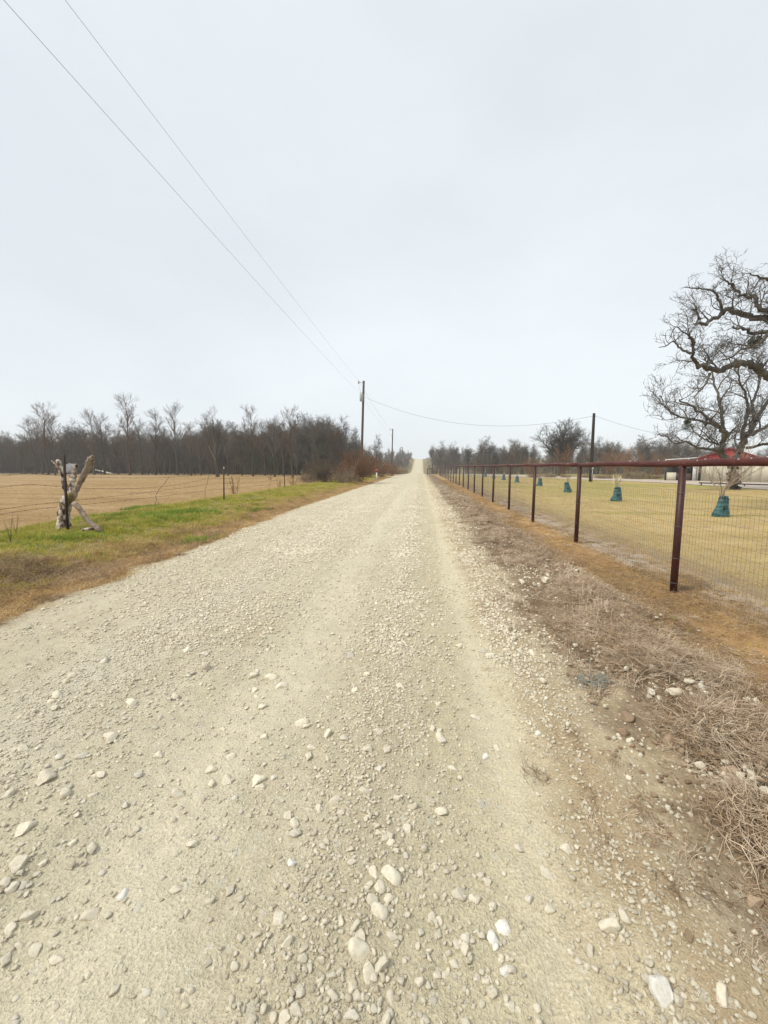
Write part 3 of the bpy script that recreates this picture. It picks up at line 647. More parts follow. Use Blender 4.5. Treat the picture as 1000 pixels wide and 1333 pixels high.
def shrub_mb(seed, h=2.0, stems=22, spread=.55, rmin=.007, sub=7, arch=.0):
    rng = random.Random(seed); tb = [MB(), MB()]
    for _ in range(stems):
        a = rng.uniform(0, 6.28); o = Vector((math.cos(a), math.sin(a), 0)); tl = rng.uniform(.1, 1)*spread
        p = o*rng.uniform(0, .25)*h*spread; p.z = -.05; d = (o*tl+Vector((0, 0, 1))).normalized(); l = h*rng.uniform(.6, 1.05); P = [p]
        for k in range(5):
            d = (d+vrand(rng)*.16+o*arch*.25-Vector((0, 0, arch*.22*k/2))).normalized(); P.append(P[-1]+d*l/5)
        rr = [max(.011*h/2*(1-.16*k), rmin) for k in range(6)]
        prm = dict(levels=2, n=[sub, 5], ref=[1.6, .6], start=[.15, .1], len=[.38*h, .17*h], tap=[.4, .3], ang=[(20, 55), (20, 60)], up=[.25, .1], trop=[.04, 0], wig=[.22, .3], seg=[3, 2], rl=.02, rmin=rmin)
        grow([tb[1], tb[1]], P, rr, 0, prm, rng, (3, 3, 3))
    return tb[1]
def leaf_cloud(mb, c, rad, n, size, rng, hollow=.3):
    for _ in range(n):
        v = vrand(rng); q = Vector((v.x*rad[0], v.y*rad[1], v.z*rad[2]))*(hollow+(1-hollow)*rng.random()**.5)+Vector(c)
        a = vrand(rng)*size*rng.uniform(.5, 1.2); b = vrand(rng)*size*rng.uniform(.4, 1)
        mb.add([tuple(q-a), tuple(q+b), tuple(q+a)], [(0, 1, 2)])
def cedar_mesh(seed, h, w, mat):
    rng = random.Random(seed); mb = MB()
    for i in range(60):
        t = rng.random()**.8; rr = w*(1-t*.72)*rng.uniform(.3, 1); a = rng.uniform(0, 6.28)
        leaf_cloud(mb, (math.cos(a)*rr, math.sin(a)*rr, .3+t*h), (w*.3, w*.3, h*.07), 40, .11, rng)
    return mb
# mesh data shared by every copy
TM = {}
def tree_data(key, kind, seed, bark, twig):
    t = make_tree(kind, seed); TM[key] = (t[0].mesh('trunk', bark, True), t[1].mesh('crown', twig))
for i in range(4): tree_data('slim%d' % i, 'slim', 100+i, M['bark_brown'], M['twig_brown'] if i < 3 else M['twig'])
for i in range(2): tree_data('fork%d' % i, 'fork', 120+i, M['bark'], M['twig'])
for i in range(4): tree_data('wood%d' % i, 'wood', 140+i, M['bark'] if i % 2 else M['bark_brown'], M['twig'] if i % 2 else M['twig_brown'])
tree_data('round0', 'round', 160, M['bark'], M['twig']); tree_data('round1', 'round', 161, M['bark'], M['twig_dark'])
def tree(name, key, x, y, hscale, label, cat='tree', group=None, rz=None, wide=1.0):
    t = thing(name, label, cat, (x, y, hz(x, y)), rt.uniform(0, 6.28) if rz is None else rz, group)
    t.scale = (hscale*wide, hscale*wide, hscale)
    for nm, me in zip(('trunk', 'crown'), TM[key]):
        o = bpy.data.objects.new(nm, me); COL.objects.link(o); o.parent = t
    return t
def at(px, py):           # ground point under a far pixel, on the true terrain
    g = G(px, max(py, 608.6)); return g
def tree_px(name, key, px, ybase, ytop, label, full, **kw):
    g = at(px, ybase); d = ray(px, ybase)[1]; dep = CAM_H*d/max(-ray(px, ybase)[0].z, 1e-6)
    hgt = PD(px, ytop, dep).z - hz(g.x, g.y)
    return tree(name, key, g.x, g.y, hgt/full, label, **kw)
HT = {'slim': 13.2, 'fork': 9.6, 'wood': 10.2, 'round': 8.0}
left = [  # px, base, top, kind, words
 (63, 618.5, 527, 'slim0', 'tall bare tree behind the dead forked stump, left of the white tank'),
 (47, 617.0, 545, 'slim1', 'thin pale-trunked bare tree, the leftmost standing clear of the woods'),
 (72, 618.4, 540, 'slim2', 'dark bare tree directly left of the dark post'),
 (105, 616.5, 541, 'fork0', 'broad bare tree with low forked limbs above the white tank'),
 (123, 618.6, 536, 'slim1', 'bare tree with thick trunk just right of the dead stump'),
 (136, 618.4, 541, 'slim3', 'bare tree close beside the fallen pale log'),
 (154, 618.0, 560, 'slim2', 'short thin bare tree left of the tallest crown'),
 (169, 619.0, 516, 'slim0', 'tallest bare tree on the left with a full fan-shaped crown'),
 (185, 618.4, 548, 'slim3', 'slim bare tree directly right of the tallest crown'),
 (203, 618.6, 536, 'slim1', 'bare tree with a narrow crown midway along the field edge'),
 (216, 618.0, 558, 'slim2', 'low slender bare tree between two taller narrow ones'),
 (231, 618.6, 528, 'slim3', 'tall bare tree with very sparse open top at the field edge'),
 (249, 619.2, 552, 'slim0', 'thin bare tree in front of the brown woods, right of the sparse one'),
 (283, 621.0, 536, 'fork1', 'bare tree with a pale grey lower trunk in front of the woods'),
 (330, 620.5, 534, 'slim2', 'bare tree with a broad bristly top rising over the woods'),
 (358, 621.0, 546, 'slim3', 'bare tree just right of the broad bristly top'),
 (381, 622.0, 534, 'slim0', 'tall narrow bare tree above the second steel post'),
 (410, 624.0, 548, 'wood1', 'crooked bare tree leaning at the right end of the field woods'),
 (436, 624.0, 560, 'wood0', 'rounded dark bare tree at the end of the roadside brush'),
 (490, 618.5, 566, 'wood3', 'dark bare tree behind the rusty brush, right of the near wooden power pole'),
]
for (px, yb, yt, k, lab) in left:
    tree_px('bare_tree', k, px, yb, yt, lab, HT[k[:-1]], wide=1.1 if k[:4] == 'slim' else 1.0)
for i in range(15):
    px = [32, 55, 82, 96, 114, 145, 177, 193, 222, 240, 262, 297, 315, 345, 369][i]
    tree_px('bare_tree', 'slim%d' % (i % 4) if i % 3 else 'wood%d' % (i % 4), px, 617.2+(px > 250)*2.5+rt.uniform(-.5, .8), rt.uniform(550, 568), ['thin bare tree near the left frame edge, left of the pale-trunked one', 'slender bare tree between the pale-trunked tree and the tall one behind the stump', 'slender bare tree seen just left of the dead stump post', 'slender bare tree seen between the forks of the dead stump', 'slender bare tree right over the leaning branch of the dead stump', 'slender bare tree just past the right end of the pale fallen log', 'slender bare tree hugging the right side of the tallest crown', 'low bare tree halfway between the tallest crown and the narrow-crowned tree', 'slender bare tree just left of the very sparse tall one', 'slender bare tree just right of the very sparse tall one', 'slender bare tree left of the tree with the pale grey trunk', 'slender bare tree right of the tree with the pale grey trunk', 'low bare tree left of the broad bristly top', 'slender bare tree between the broad bristly top and the steel post', 'low bare tree left of the tall narrow one above the second steel post'][i], 12.8 if i % 3 else 10.2, group='lower bare trees in the front row at the field edge', wide=1.1)
right = [
 (563, 613.6, 578, 'wood1', 'dark bare tree on the right edge of the far road beside the gate'),
 (573, 613.8, 574, 'wood3', 'tall bare tree immediately right of the one at the far road edge'),
 (592, 613.6, 576, 'fork1', 'grey bare tree between the road trees and the ranch gate frame'),
 (609, 613.8, 577, 'fork0', 'open-crowned bare tree just left of the ranch gate frame'),
 (662, 614.6, 575, 'round0', 'bare tree with an open rounded crown between gate frame and dark tree'),
 (682, 614.8, 579, 'fork1', 'low grey bare tree just left of the dark rounded tree'),
 (727, 619.6, 545, 'round1', 'dark rounded bare tree left of the black utility pole'),
 (793, 616.8, 570, 'fork0', 'grey bare tree just right of the black utility pole'),
 (835, 617.0, 572, 'fork1', 'grey bare tree behind the tan shrubs, left of the shed'),
 (868, 617.5, 566, 'round0', 'hazy bare tree rising behind the open lean-to of the shed'),
]
for (px, yb, yt, k, lab) in right:
    tree_px('bare_tree', k, px, yb, yt, lab, HT[k[:-1]], wide=1.15)

# the woods behind, which read as one mass
def dm_tree(key):
    a, b = TM[key]; return a, b
def wood_protos(keys):
    out = []
    for k in keys:
        mb_objs = TM[k]; bm_o = []
        me = bpy.data.meshes.new('woodland_tree')
        import bmesh
        bm = bmesh.new(); bm.from_mesh(mb_objs[0]); n0 = len(bm.faces); bm.from_mesh(mb_objs[1]); bm.faces.ensure_lookup_table()
        for f in bm.faces[n0:]: f.material_index = 1
        bm.to_mesh(me); bm.free(); me.materials.append(mb_objs[0].materials[0]); me.materials.append(mb_objs[1].materials[0]); out.append(proto(me))
    return out
WP = wood_protos(['wood0', 'wood1', 'wood2', 'wood3'])
def wood_region(name, x, y, s0, s1, protos, z0=-.1, wide=1.0, label=None):
    n = len(x); s = U(s0, s1, n)
    o = scatter(name, np.stack([x, y, H(x, y)+z0], 1), np.stack([np.zeros(n), np.zeros(n), U(0, 6.28, n)], 1), np.stack([s*wide, s*wide, s], 1), protos)
    return tag(o, label, 'woods')
ew = [proto(cedar_mesh(300+i, 5.0, 2.2, None).mesh('evergreen', M['evergreen'])) for i in range(2)]
bw = []
for i in range(3):
    m_ = MB(); r_ = random.Random(330+i)
    for _ in range(26): leaf_cloud(m_, (r_.uniform(-1.6, 1.6), r_.uniform(-1.6, 1.6), r_.uniform(.2, 2.6)), (.7, .7, .5), 34, .09, r_)
    bw.append(proto(m_.mesh('understorey', M['brownleaf'])))
def front(x): return np.interp(x, [-200, -90, -50, -36, -24, -15], [92, 88, 84, 74, 66, 64])
n = 560; x = -15-135*U(0, 1, n)**1.15; y = front(x)+2+46*U(0, 1, n)**1.3
wood_region('woods', x, y, .78, 1.12, WP, wide=1.15, label='leafless brown woods along the far edge of the mown field on the left')
n = 420; x = -14-140*U(0, 1, n); y = front(x)+8+40*U(0, 1, n)**1.2
wood_region('undergrowth', x, y, .6, 1.3, bw, wide=1.2, label='dense dark undergrowth beneath the leafless woods on the left')
n = 90; x = -75-75*U(0, 1, n); y = front(x)+4+30*U(0, 1, n)
wood_region('evergreens', x, y, .9, 1.5, ew, label='dark evergreen growth inside the left end of the woods')
n = 46; y = U(64, 120, n); x = -15-16*U(0, 1, n)
wood_region('evergreens', x, y, .8, 1.3, ew, label='dark evergreen growth in the woods beside the power poles')
n = 230; y = 66+250*U(0, 1, n)**1.3; x = -13-55*U(0, 1, n)
wood_region('woods', x, y, .55, .86, WP, wide=1.1, label='leafless woods running beside the far road behind the power poles')
n = 240; y = 70+240*U(0, 1, n)**1.3; x = -9.5-35*U(0, 1, n)
wood_region('undergrowth', x, y, .6, 1.0, bw, label='brush filling the left roadside below the distant power poles')
n = 150; y = U(125, 330, n); x = 6.5+30*U(0, 1, n)**1.3
wood_region('woods', x, y, .6, .85, WP, wide=1.1, label='leafless trees lining the right side of the far road')
n = 360; x = 14+170*U(0, 1, n)**1.1; y = np.maximum(92-.12*x, 68)+50*U(0, 1, n)
wood_region('woods', x, y, .55, .86, WP, wide=1.2, label='grey leafless woods beyond the lawn and driveway on the right')
n = 420; x = 14+165*U(0, 1, n); y = np.maximum(90-.12*x, 66)+34*U(0, 1, n)
wood_region('undergrowth', x, y, .7, 1.15, bw, wide=1.2, label='dark brush below the leafless woods on the right')

n = 120; y = U(150, 325, n); x = -7.5-24*U(0, 1, n)**1.3
wood_region('woods', x, y, .4, .62, WP, wide=1.2, label='small leafless trees on the left of the road where it climbs the hill')
n = 130; y = U(120, 325, n); s_ = np.random.rand(n) < .5; x = np.where(s_, -6.0-4*U(0, 1, n), 3.6+4*U(0, 1, n))
wood_region('undergrowth', x, y, .3, .6, bw, label='low brush on both edges of the climbing road')
# ------------------------------------------------------------------ shrubs
SM = {}
for k, (seed, h, st, sp, mat, sub, arch) in {
    'rust0': (401, 2.2, 44, .9, 'twig_red', 8, .5), 'rust1': (402, 2.0, 40, 1.0, 'twig_red', 8, .6), 'brown0': (403, 2.0, 44, .8, 'twig_brown', 8, .5), 'tan0': (404, 1.6, 44, 1.1, 'twig_tan', 8, .8),
    'tan1': (405, 1.5, 44, 1.2, 'twig_tan', 8, .9), 'myrtle0': (406, 3.4, 16, .42, 'twig_red', 9, .0), 'myrtle1': (407, 3.4, 15, .5, 'twig_red', 9, 0), 'cut0': (408, .75, 16, .7, 'twig_red', 3, 0)}.items():
    SM[k] = shrub_mb(seed, h, st, sp, .009 if 'cut' not in k else .006, sub, arch).mesh('stems', M[mat])
SH = {'rust': 1.9, 'brown': 1.9, 'tan': 1.25, 'myrt': 3.4, 'cut0': .7}
mg = MB(); r_ = random.Random(77); leaf_cloud(mg, (0, 0, .45), (1.0, 1.0, .62), 1500, .07, r_); M['tanleaf'] = leafy('dry_shrub_leaves', [(.16, .12, .055), (.26, .2, .09), (.33, .25, .13)]); MGM = mg.mesh('foliage', M['tanleaf'])
mg = MB(); leaf_cloud(mg, (0, 0, .8), (1.0, 1.0, .85), 1400, .06, r_); M['rustleaf'] = leafy('rusty_leaves', [(.13, .065, .035), (.20, .10, .05), (.16, .12, .07)]); RGM = mg.mesh('foliage', M['rustleaf'])
mg = MB(); leaf_cloud(mg, (0, 0, .8), (1.0, 1.0, .85), 1200, .06, r_); BGM = mg.mesh('foliage', M['brownleaf'])
def shrub(px, yb, w, h, key, label, name='shrub', leaf=None, cat='shrub', group=None):
    g = at(px, yb); dep = CAM_H*ray(px, yb)[1]/(-ray(px, yb)[0].z); hh = h*dep/F; ww = w*dep/F
    t = thing(name, label, cat, (g.x, g.y, hz(g.x, g.y)), rt.uniform(0, 6.28), group)
    s = hh/SH[key[:4]]; o = bpy.data.objects.new('stems', SM[key]); COL.objects.link(o); o.parent = t
    nat = {'rust': 3.4, 'brow': 3.2, 'tan0': 3.2, 'tan1': 3.2, 'myrt': 3.6, 'cut0': .9}[key[:4]]
    wide = max(.5, min(2.2, ww/(nat*s))); o.scale = (s*wide, s*wide, s)
    if leaf is not None:
        f = bpy.data.objects.new('foliage', leaf); COL.objects.link(f); f.parent = t; f.scale = (ww*.46, ww*.46, hh*.62)
    return t
SH['brow'] = 1.9; SH['tan0'] = 1.25; SH['tan1'] = 1.25
shrub(466, 628.5, 44, 44, 'rust0', 'big rusty-brown bush at the foot of the near wooden power pole', leaf=RGM)
shrub(449, 629, 34, 26, 'tan0', 'tan-tipped bush between the grass bank and the big rusty bush', leaf=RGM)
shrub(424, 629, 44, 28, 'brown0', 'low tangled brown bush behind the second steel post', leaf=BGM)
shrub(402, 628.5, 30, 20, 'tan1', 'tan brush at the field side of the tangled brown bush', leaf=BGM)
shrub(412, 627, 30, 28, 'brown0', 'tall greyish brush against the right end of the woods', leaf=BGM)
shrub(480, 622.4, 24, 27, 'rust1', 'rusty bush directly behind the small white roadside marker', leaf=RGM)
shrub(497, 621.5, 26, 22, 'rust0', 'rusty bush to the right of the white roadside marker', leaf=RGM)
shrub(509, 619.2, 20, 18, 'rust1', 'smaller rusty bush below the second power pole', leaf=RGM)
shrub(519, 617, 16, 14, 'tan0', 'tan roadside brush where the road starts to climb', leaf=MGM)
shrub(526, 615.2, 12, 12, 'tan1', 'farthest tan brush on the left edge of the climbing road', leaf=MGM)
shrub(305, 643, 22, 22, 'cut0', 'cut-back reddish bush just right of the steel post in the field fence')
shrub(364, 636, 10, 12, 'cut0', 'tiny reddish shoots left of the second steel post')
shrub(381, 633.5, 16, 15, 'cut0', 'reddish shoots right of the second steel post')
shrub(352, 625, 9, 8, 'cut0', 'small clump of reddish shoots out in the field')
for px, yb, w, h, lab, lf in [(697, 621.5, 24, 6, 'flat brown shrub mound left of the black utility pole', RGM), (716, 621.6, 20, 8, 'tan mound of ornamental grass below the dark rounded tree', MGM),
      (737, 621.8, 15, 4, 'tiny brown mound right of the dark rounded tree trunk', RGM), (764, 622.2, 14, 8, 'tan mound beside the foot of the black utility pole', MGM),
      (788, 623.3, 30, 7, 'flat rusty mound right of the black utility pole', RGM), (826, 623.6, 40, 14, 'large yellow-tan mounded shrub behind the second nearest watering bag', MGM),
      (852, 624, 26, 9, 'pinkish brown mound adjoining the large yellow-tan one', RGM), (876, 624, 20, 9, 'grey-brown mound left of the shed wall', MGM)]:
    shrub(px, yb, w, h, 'tan0' if lf is MGM else 'tan1', lab, 'shrub_mound', lf)
for px, yb, w, h, k, lab in [(733, 620.6, 40, 36, 'myrtle0', 'rusty many-stemmed ornamental tree in front of the dark rounded tree'), (820, 620.8, 44, 36, 'myrtle1', 'rusty many-stemmed ornamental tree over the yellow-tan mound'),
      (792, 619.5, 40, 30, 'myrtle0', 'rusty ornamental tree over the flat rusty mound'), (856, 620, 36, 28, 'myrtle1', 'rusty ornamental tree left of the shed lean-to'),
      (690, 618.4, 34, 22, 'myrtle1', 'low rusty ornamental tree left of the dark rounded tree')]:
    shrub(px, yb, w, h, k, lab, 'ornamental_tree', None, 'tree')
# thin dead weeds by the left fence
for px, yb, h, lab in [(14, 706, 34, 'thin dead weed stalks, the taller pair at the left frame edge'), (22, 700, 22, 'thin short dead weed stalks left of the stump')]:
    g = G(px, yb); mb = MB()
    for k in range(5):
        a = rt.uniform(0, 6.28); hh = h*rt.uniform(.6, 1)/F*g.length; mb.tube([Vector((0, 0, 0)), Vector((math.cos(a)*.03, math.sin(a)*.03, hh*.5)), Vector((math.cos(a)*.06, math.sin(a)*.08, hh))], [.004, .003, .002], 4)
    o = mb.build('dead_weed', M['twig_brown']); o.location = (g.x, g.y, hz(g.x, g.y)); tag(o, lab, 'weed')

# ------------------------------------------------------------------ the two big oaks on the right
def limb(pts, depth, r0, r1, sub=5, jit=.0, drift=0.0, rng=rt):
    """pixel corners of a limb of the photographed tree, set at its true distance; smoothed, with drift in depth"""
    Q = []
    for i, (a, b) in enumerate(pts):
        t = i/(len(pts)-1); Q.append(PD(a, b, depth+drift*t+rng.uniform(-jit, jit)*t))
    S = []
    for i in range(len(Q)-1):
        p0 = Q[max(i-1, 0)]; p1 = Q[i]; p2 = Q[i+1]; p3 = Q[min(i+2, len(Q)-1)]
        for k in range(sub):
            t = k/sub; S.append(.5*((2*p1)+(p2-p0)*t+(2*p0-5*p1+4*p2-p3)*t*t+(3*p1-p0-3*p2+p3)*t**3))
    S.append(Q[-1]); n = len(S); rr = [r0+(r1-r0)*(i/(n-1))**.8 for i in range(n)]
    S = [s+vrand(rng)*r0*.42*(0 < i < n-1) for i, s in enumerate(S)]
    return S, rr
OP = dict(levels=4, n=[7, 6, 5, 3], ref=[3.5, 1.9, 1.0, .5], start=[.08, .1, .1, .1], len=[2.0, 1.2, .66, .34], tap=[.35, .3, .3, .3], ang=[(30, 72), (30, 70), (28, 70), (25, 70)],
          up=[.32, .22, .18, .1], trop=[.035, .04, .03, .02], wig=[.34, .38, .36, .34], seg=[7, 6, 4, 3], rl=.03, rmin=.0095)
def big_tree(name, label, base, limbs, rng, trunk_pts=None):
    t = thing(name, label, 'tree', base); tb = [MB(), MB()]
    off = Vector(base)
    for (P, rr, isT, prm) in limbs:
        P = [p-off for p in P]
        if isT: tb[0].tube(P, rr, 12, cap=False)
        elif prm is None: tb[1].tube(P, rr, 8, cap=False)
        else:
            q = [MB(), MB()]; grow(q, P, rr, 0, prm, rng, (9, 6, 5, 4, 3)); 
            for s in q:
                for (b, Fs), Vv in zip(s.F, s.V): tb[1].add(Vv, Fs)
    tb[0].build('trunk', M['oakbark'], t, True); tb[1].build('crown', M['oakbark'], t, True)
    return t
ro = random.Random(9)
# far oak: forked right behind the pipe rail
D1 = 26.2; gb_ = G(957, 637.5); z0 = hz(gb_.x, gb_.y); b1 = (gb_.x, gb_.y, z0)
L = []
S, rr = limb([(958, 641), (957, 632), (956, 615), (955, 603)], D1, .34, .29, 4, rng=ro); L.append((S, rr, True, None))
a, b = limb([(955, 606), (944, 596), (938, 585), (943, 572), (947, 566), (940, 560), (930, 552), (915, 540), (898, 528), (885, 520)], D1, .22, .04, 4, .5, -2.0, ro); L.append((a, b, False, OP))
a, b = limb([(956, 606), (960, 592), (966, 578), (972, 566), (984, 548), (996, 528), (1010, 505), (1030, 480)], D1, .26, .06, 4, .5, 1.5, ro); L.append((a, b, False, OP))
a, b = limb([(943, 572), (940, 548), (938, 525), (930, 500), (926, 480), (915, 468)], D1, .13, .03, 4, .5, 2.0, ro); L.append((a, b, False, OP))
a, b = limb([(966, 578), (968, 556), (975, 535), (970, 510), (962, 490), (964, 468)], D1, .12, .03, 4, .5, -2, ro); L.append((a, b, False, OP))
a, b = limb([(942, 588), (925, 585), (908, 583), (895, 575), (880, 577), (868, 568), (856, 566)], D1, .10, .025, 4, .3, -2.5, ro); L.append((a, b, False, OP))
a, b = limb([(944, 580), (930, 577), (918, 572), (905, 563), (900, 555)], D1, .08, .025, 4, .3, 2, ro); L.append((a, b, False, OP))
a, b = limb([(972, 568), (990, 560), (1010, 548), (1035, 540), (1060, 530)], D1, .13, .03, 4, .5, 2, ro); L.append((a, b, False, OP))
a, b = limb([(972, 583), (990, 580), (1010, 575), (1040, 568), (1080, 570)], D1, .10, .03, 4, .5, -2, ro); L.append((a, b, False, OP))
a, b = limb([(930, 552), (912, 548), (895, 545), (878, 540), (866, 530), (860, 515)], D1-.5, .08, .02, 4, .3, -2, ro); L.append((a, b, False, OP))
a, b = limb([(984, 548), (980, 525), (988, 500), (985, 475), (992, 458)], D1, .11, .03, 4, .5, 3, ro); L.append((a, b, False, OP))
OAK1 = big_tree('oak_tree', 'wide spreading bare oak with forked trunk in front of the red-roofed shed', b1, L, ro)
# near oak: trunk just outside the frame, limbs reaching in from the right
D2 = 14.0; g2 = PD(1105, 660, D2); z2 = hz(g2.x, g2.y); b2 = (g2.x, g2.y, z2); L = []
S, rr = limb([(1105, 666), (1103, 640), (1100, 600), (1092, 560)], D2, .5, .34, 4, rng=ro); L.append((S, rr, True, None))
OP2 = dict(OP); OP2['len'] = [1.12, .74, .42, .22]; OP2['n'] = [7, 6, 5, 4]; OP2['ref'] = [3, 1.2, .7, .4]; OP2['rmin'] = .006
OP3 = dict(OP2); OP3['len'] = [.62, .40, .24, .15]; OP3['n'] = [9, 6, 5, 4]; OP3['levels'] = 3
a, b = limb([(1093, 566), (1060, 530), (1025, 500), (1000, 489), (985, 478), (968, 472), (950, 476), (932, 482), (917, 478), (905, 475), (900, 462), (903, 448), (897, 440)], D2, .17, .03, 4, .2, -1.0, ro); L.append((a, b, False, OP2))
a, b = limb([(1094, 562), (1080, 500), (1050, 450), (1020, 425), (1000, 417), (975, 412), (953, 403), (940, 407), (925, 419), (910, 423), (909, 410), (903, 403)], D2, .17, .028, 4, .2, 1.0, ro); L.append((a, b, False, OP2))
a, b = limb([(1094, 562), (1096, 480), (1070, 410), (1030, 392), (1000, 405), (988, 396), (984, 384), (975, 386), (962, 382), (955, 372), (948, 368)], D2, .14, .02, 4, .2, .6, ro); L.append((a, b, False, OP2))
a, b = limb([(1050, 450), (1020, 436), (1000, 433), (982, 434), (970, 428), (955, 425)], D2, .12, .02, 4, .2, -1.2, ro); L.append((a, b, False, OP2))
a, b = limb([(942, 406), (936, 392), (932, 382), (918, 376), (905, 376), (892, 374)], D2+.8, .05, .012, 4, .1, -.4, ro); L.append((a, b, False, OP3))
a, b = limb([(903, 448), (904, 445), (896, 436), (890, 432), (880, 426), (872, 440)], D2-1, .04, .01, 4, .1, -.2, ro); L.append((a, b, False, OP3))
a, b = limb([(900, 460), (890, 456), (882, 450), (877, 444), (868, 450), (858, 452)], D2-1, .045, .01, 4, .1, .3, ro); L.append((a, b, False, OP3))
a, b = limb([(924, 486), (920, 498), (912, 508), (903, 518)], D2-.8, .045, .01, 4, .1, -.5, ro); L.append((a, b, False, OP3))
a, b = limb([(1094, 562), (1110, 480), (1120, 420), (1115, 380), (1095, 355)], D2, .24, .05, 4, .2, 1, ro); L.append((a, b, False, OP2))
a, b = limb([(1030, 392), (1012, 376), (1000, 364), (985, 360), (975, 356)], D2, .08, .012, 4, .1, -.6, ro); L.append((a, b, False, OP2))
a, b = limb([(1094, 562), (1130, 500), (1180, 470), (1230, 460)], D2, .24, .06, 4, .2, 2, ro); L.append((a, b, False, OP2))
a, b = limb([(1000, 435), (985, 450), (965, 455), (950, 466), (935, 470)], D2-.6, .06, .012, 4, .1, -.8, ro); L.append((a, b, False, OP2))
OAK2 = big_tree('oak_tree', 'nearer bare oak whose gnarled limbs reach in from the right frame edge', b2, L, ro)
for px, py, dp, r, o, off in [(895, 556, 25.2, .36, OAK1, 0), (895, 549, 25.2, .2, OAK1, 0), (985, 446, 13.6, .22, OAK2, 0)]:
    mb = MB(); p = PD(px, py, dp)-Vector(o.location); leaf_cloud(mb, p, (r, r, r*.9), 700, .045, rt, .1); tag(mb.build('mistletoe', M['evergreen'], o), kind='stuff')
# ------------------------------------------------------------------ pipe fence on the right
M['dark_metal'] = simple('dark_metal', (.035, .042, .045), .6, .4, .3, 3)
pp = NT('pipe_rust', .6, .3); tc = pp.n('ShaderNodeNewGeometry').outputs['Position']
c = pp.mix(pp.math('MULTIPLY_ADD', pp.math('SUBTRACT', pp.noise(tc, 3, 5, .7), .5), 4, .5, clamp=True), (.062, .014, .011), (.10, .027, .019))
c = pp.mix(pp.math('GREATER_THAN', pp.noise(pp.scalev(tc, (1, 1, 1)), 21, 4, .7), .67), c, (.24, .12, .085))
M['pipe'] = pp.fin(c, pp.bumpn(pp.noise(tc, 60, 3), .25, .004))
M['post'] = simple('post_paint', (.034, .008, .0075), .5, .4, .3, 4, (.06, .017, .012), .2)
M['wire'] = simple('galvanised_wire', (.17, .16, .15), .6, .4, .3, 10, None, 0)
M['rust_wire'] = simple('rusty_wire', (.075, .05, .04), .8, .2, .3, 10, None, 0)
M['white'] = simple('white_paint', (.62, .62, .60), .6, .3, .12, 3, (.5, .5, .48), .1)
FX = 3.03; RH = 1.545
fence = thing('pipe_fence', 'long rust-red pipe fence with wire mesh along the right of the road', 'fence', (FX, 0, 0))
ys = [1.93+3.045*i for i in range(-2, 23)]
for i, yv in enumerate(ys):
    z0 = hz(FX, yv); mb = MB()
    lx = rt.uniform(-.012, .012)
    mb.tube([Vector((lx, yv, z0-.2)), Vector((0, yv, RH-.03+z0*.3))], .0385, 12)
    mb.build('post', M['post'], fence, True)
for i in range(0, len(ys)-1, 2):
    y0 = ys[i]; y1 = ys[min(i+2, len(ys)-1)]; mb = MB(); n = 12
    P = [Vector((0, y0+(y1-y0)*k/n, RH+.006*math.sin(k*1.3+i)+.004*math.sin(i*2.1))) for k in range(n+1)]
    mb.tube(P, .041, 14)
    rl = mb.build('top_rail', M['pipe'], fence, True)
    if y0 < 12:                                      # weld beads at the joints and pale water drops under and on the pipe
        mb = MB(); mb.tube([Vector((0, y1-.012, RH)), Vector((0, y1+.012, RH))], .0435, 14); mb.build('weld', M['post'], fence, True)
    if y0 > 24: pass
for i, yv in enumerate(ys[:14]):                     # clips holding the mesh
    for zc in (1.2, .8, .42, .12):
        mb = MB(); mb.tube([Vector((.05*math.cos(a), yv+.05*math.sin(a), zc+.004*math.sin(a*2))) for a in [k*6.28/10 for k in range(11)]], .0022, 4, cap=False)
        mb.build('tie_wire', M['wire'], fence)
# welded mesh: 5 x 10 cm, one part
mb = MB(); mxf = FX*0+.047
y = ys[0]; Vv = []; Ff = []; n = 0
w = .0011
def stick(a, b, w):
    global n
    d = (b-a); u = d.orthogonal().normalized()*w; v = d.normalized().cross(u)
    for p in (a, b):
        for k in range(3):
            an = k*2.0944; Vv.append(p+u*math.cos(an)+v*math.sin(an))
    for k in range(3): Ff.append((n+k, n+(k+1) % 3, n+3+(k+1) % 3, n+3+k))
    n += 6
while y < ys[-1]:
    wob = .004*math.sin(y*7); stick(Vector((mxf+wob, y, .02)), Vector((mxf+wob, y, 1.22)), w if y < 12 else w*1.5); y += .0508 if y < 30 else .1
for i in range(13):
    zc = .02+i*.1; prev = None; yy_ = ys[0]
    while yy_ < ys[-1]:
        p = Vector((mxf+.004*math.sin(yy_*7), yy_, zc+.003*math.sin(yy_*2+i))); 
        if prev is not None: stick(prev, p, w*1.15 if yy_ < 12 else w*1.5)
        prev = p; yy_ += 1.0
tag(mesh_obj('wire_mesh', Vv, Ff, M['wire'], fence), kind='stuff')
# wet drops on the rail, their pale shine painted as small white boxes
mbd = MB()
for _ in range(60):
    yv = rt.uniform(2.5, 14); a = rt.uniform(.3, 2.6)
    mbd.box((math.cos(a)*.0415, yv, RH+math.sin(a)*.0415), (.008, rt.uniform(.006, .014), .012))
tag(mbd.build('water_drops', M['white'], fence), kind='stuff')
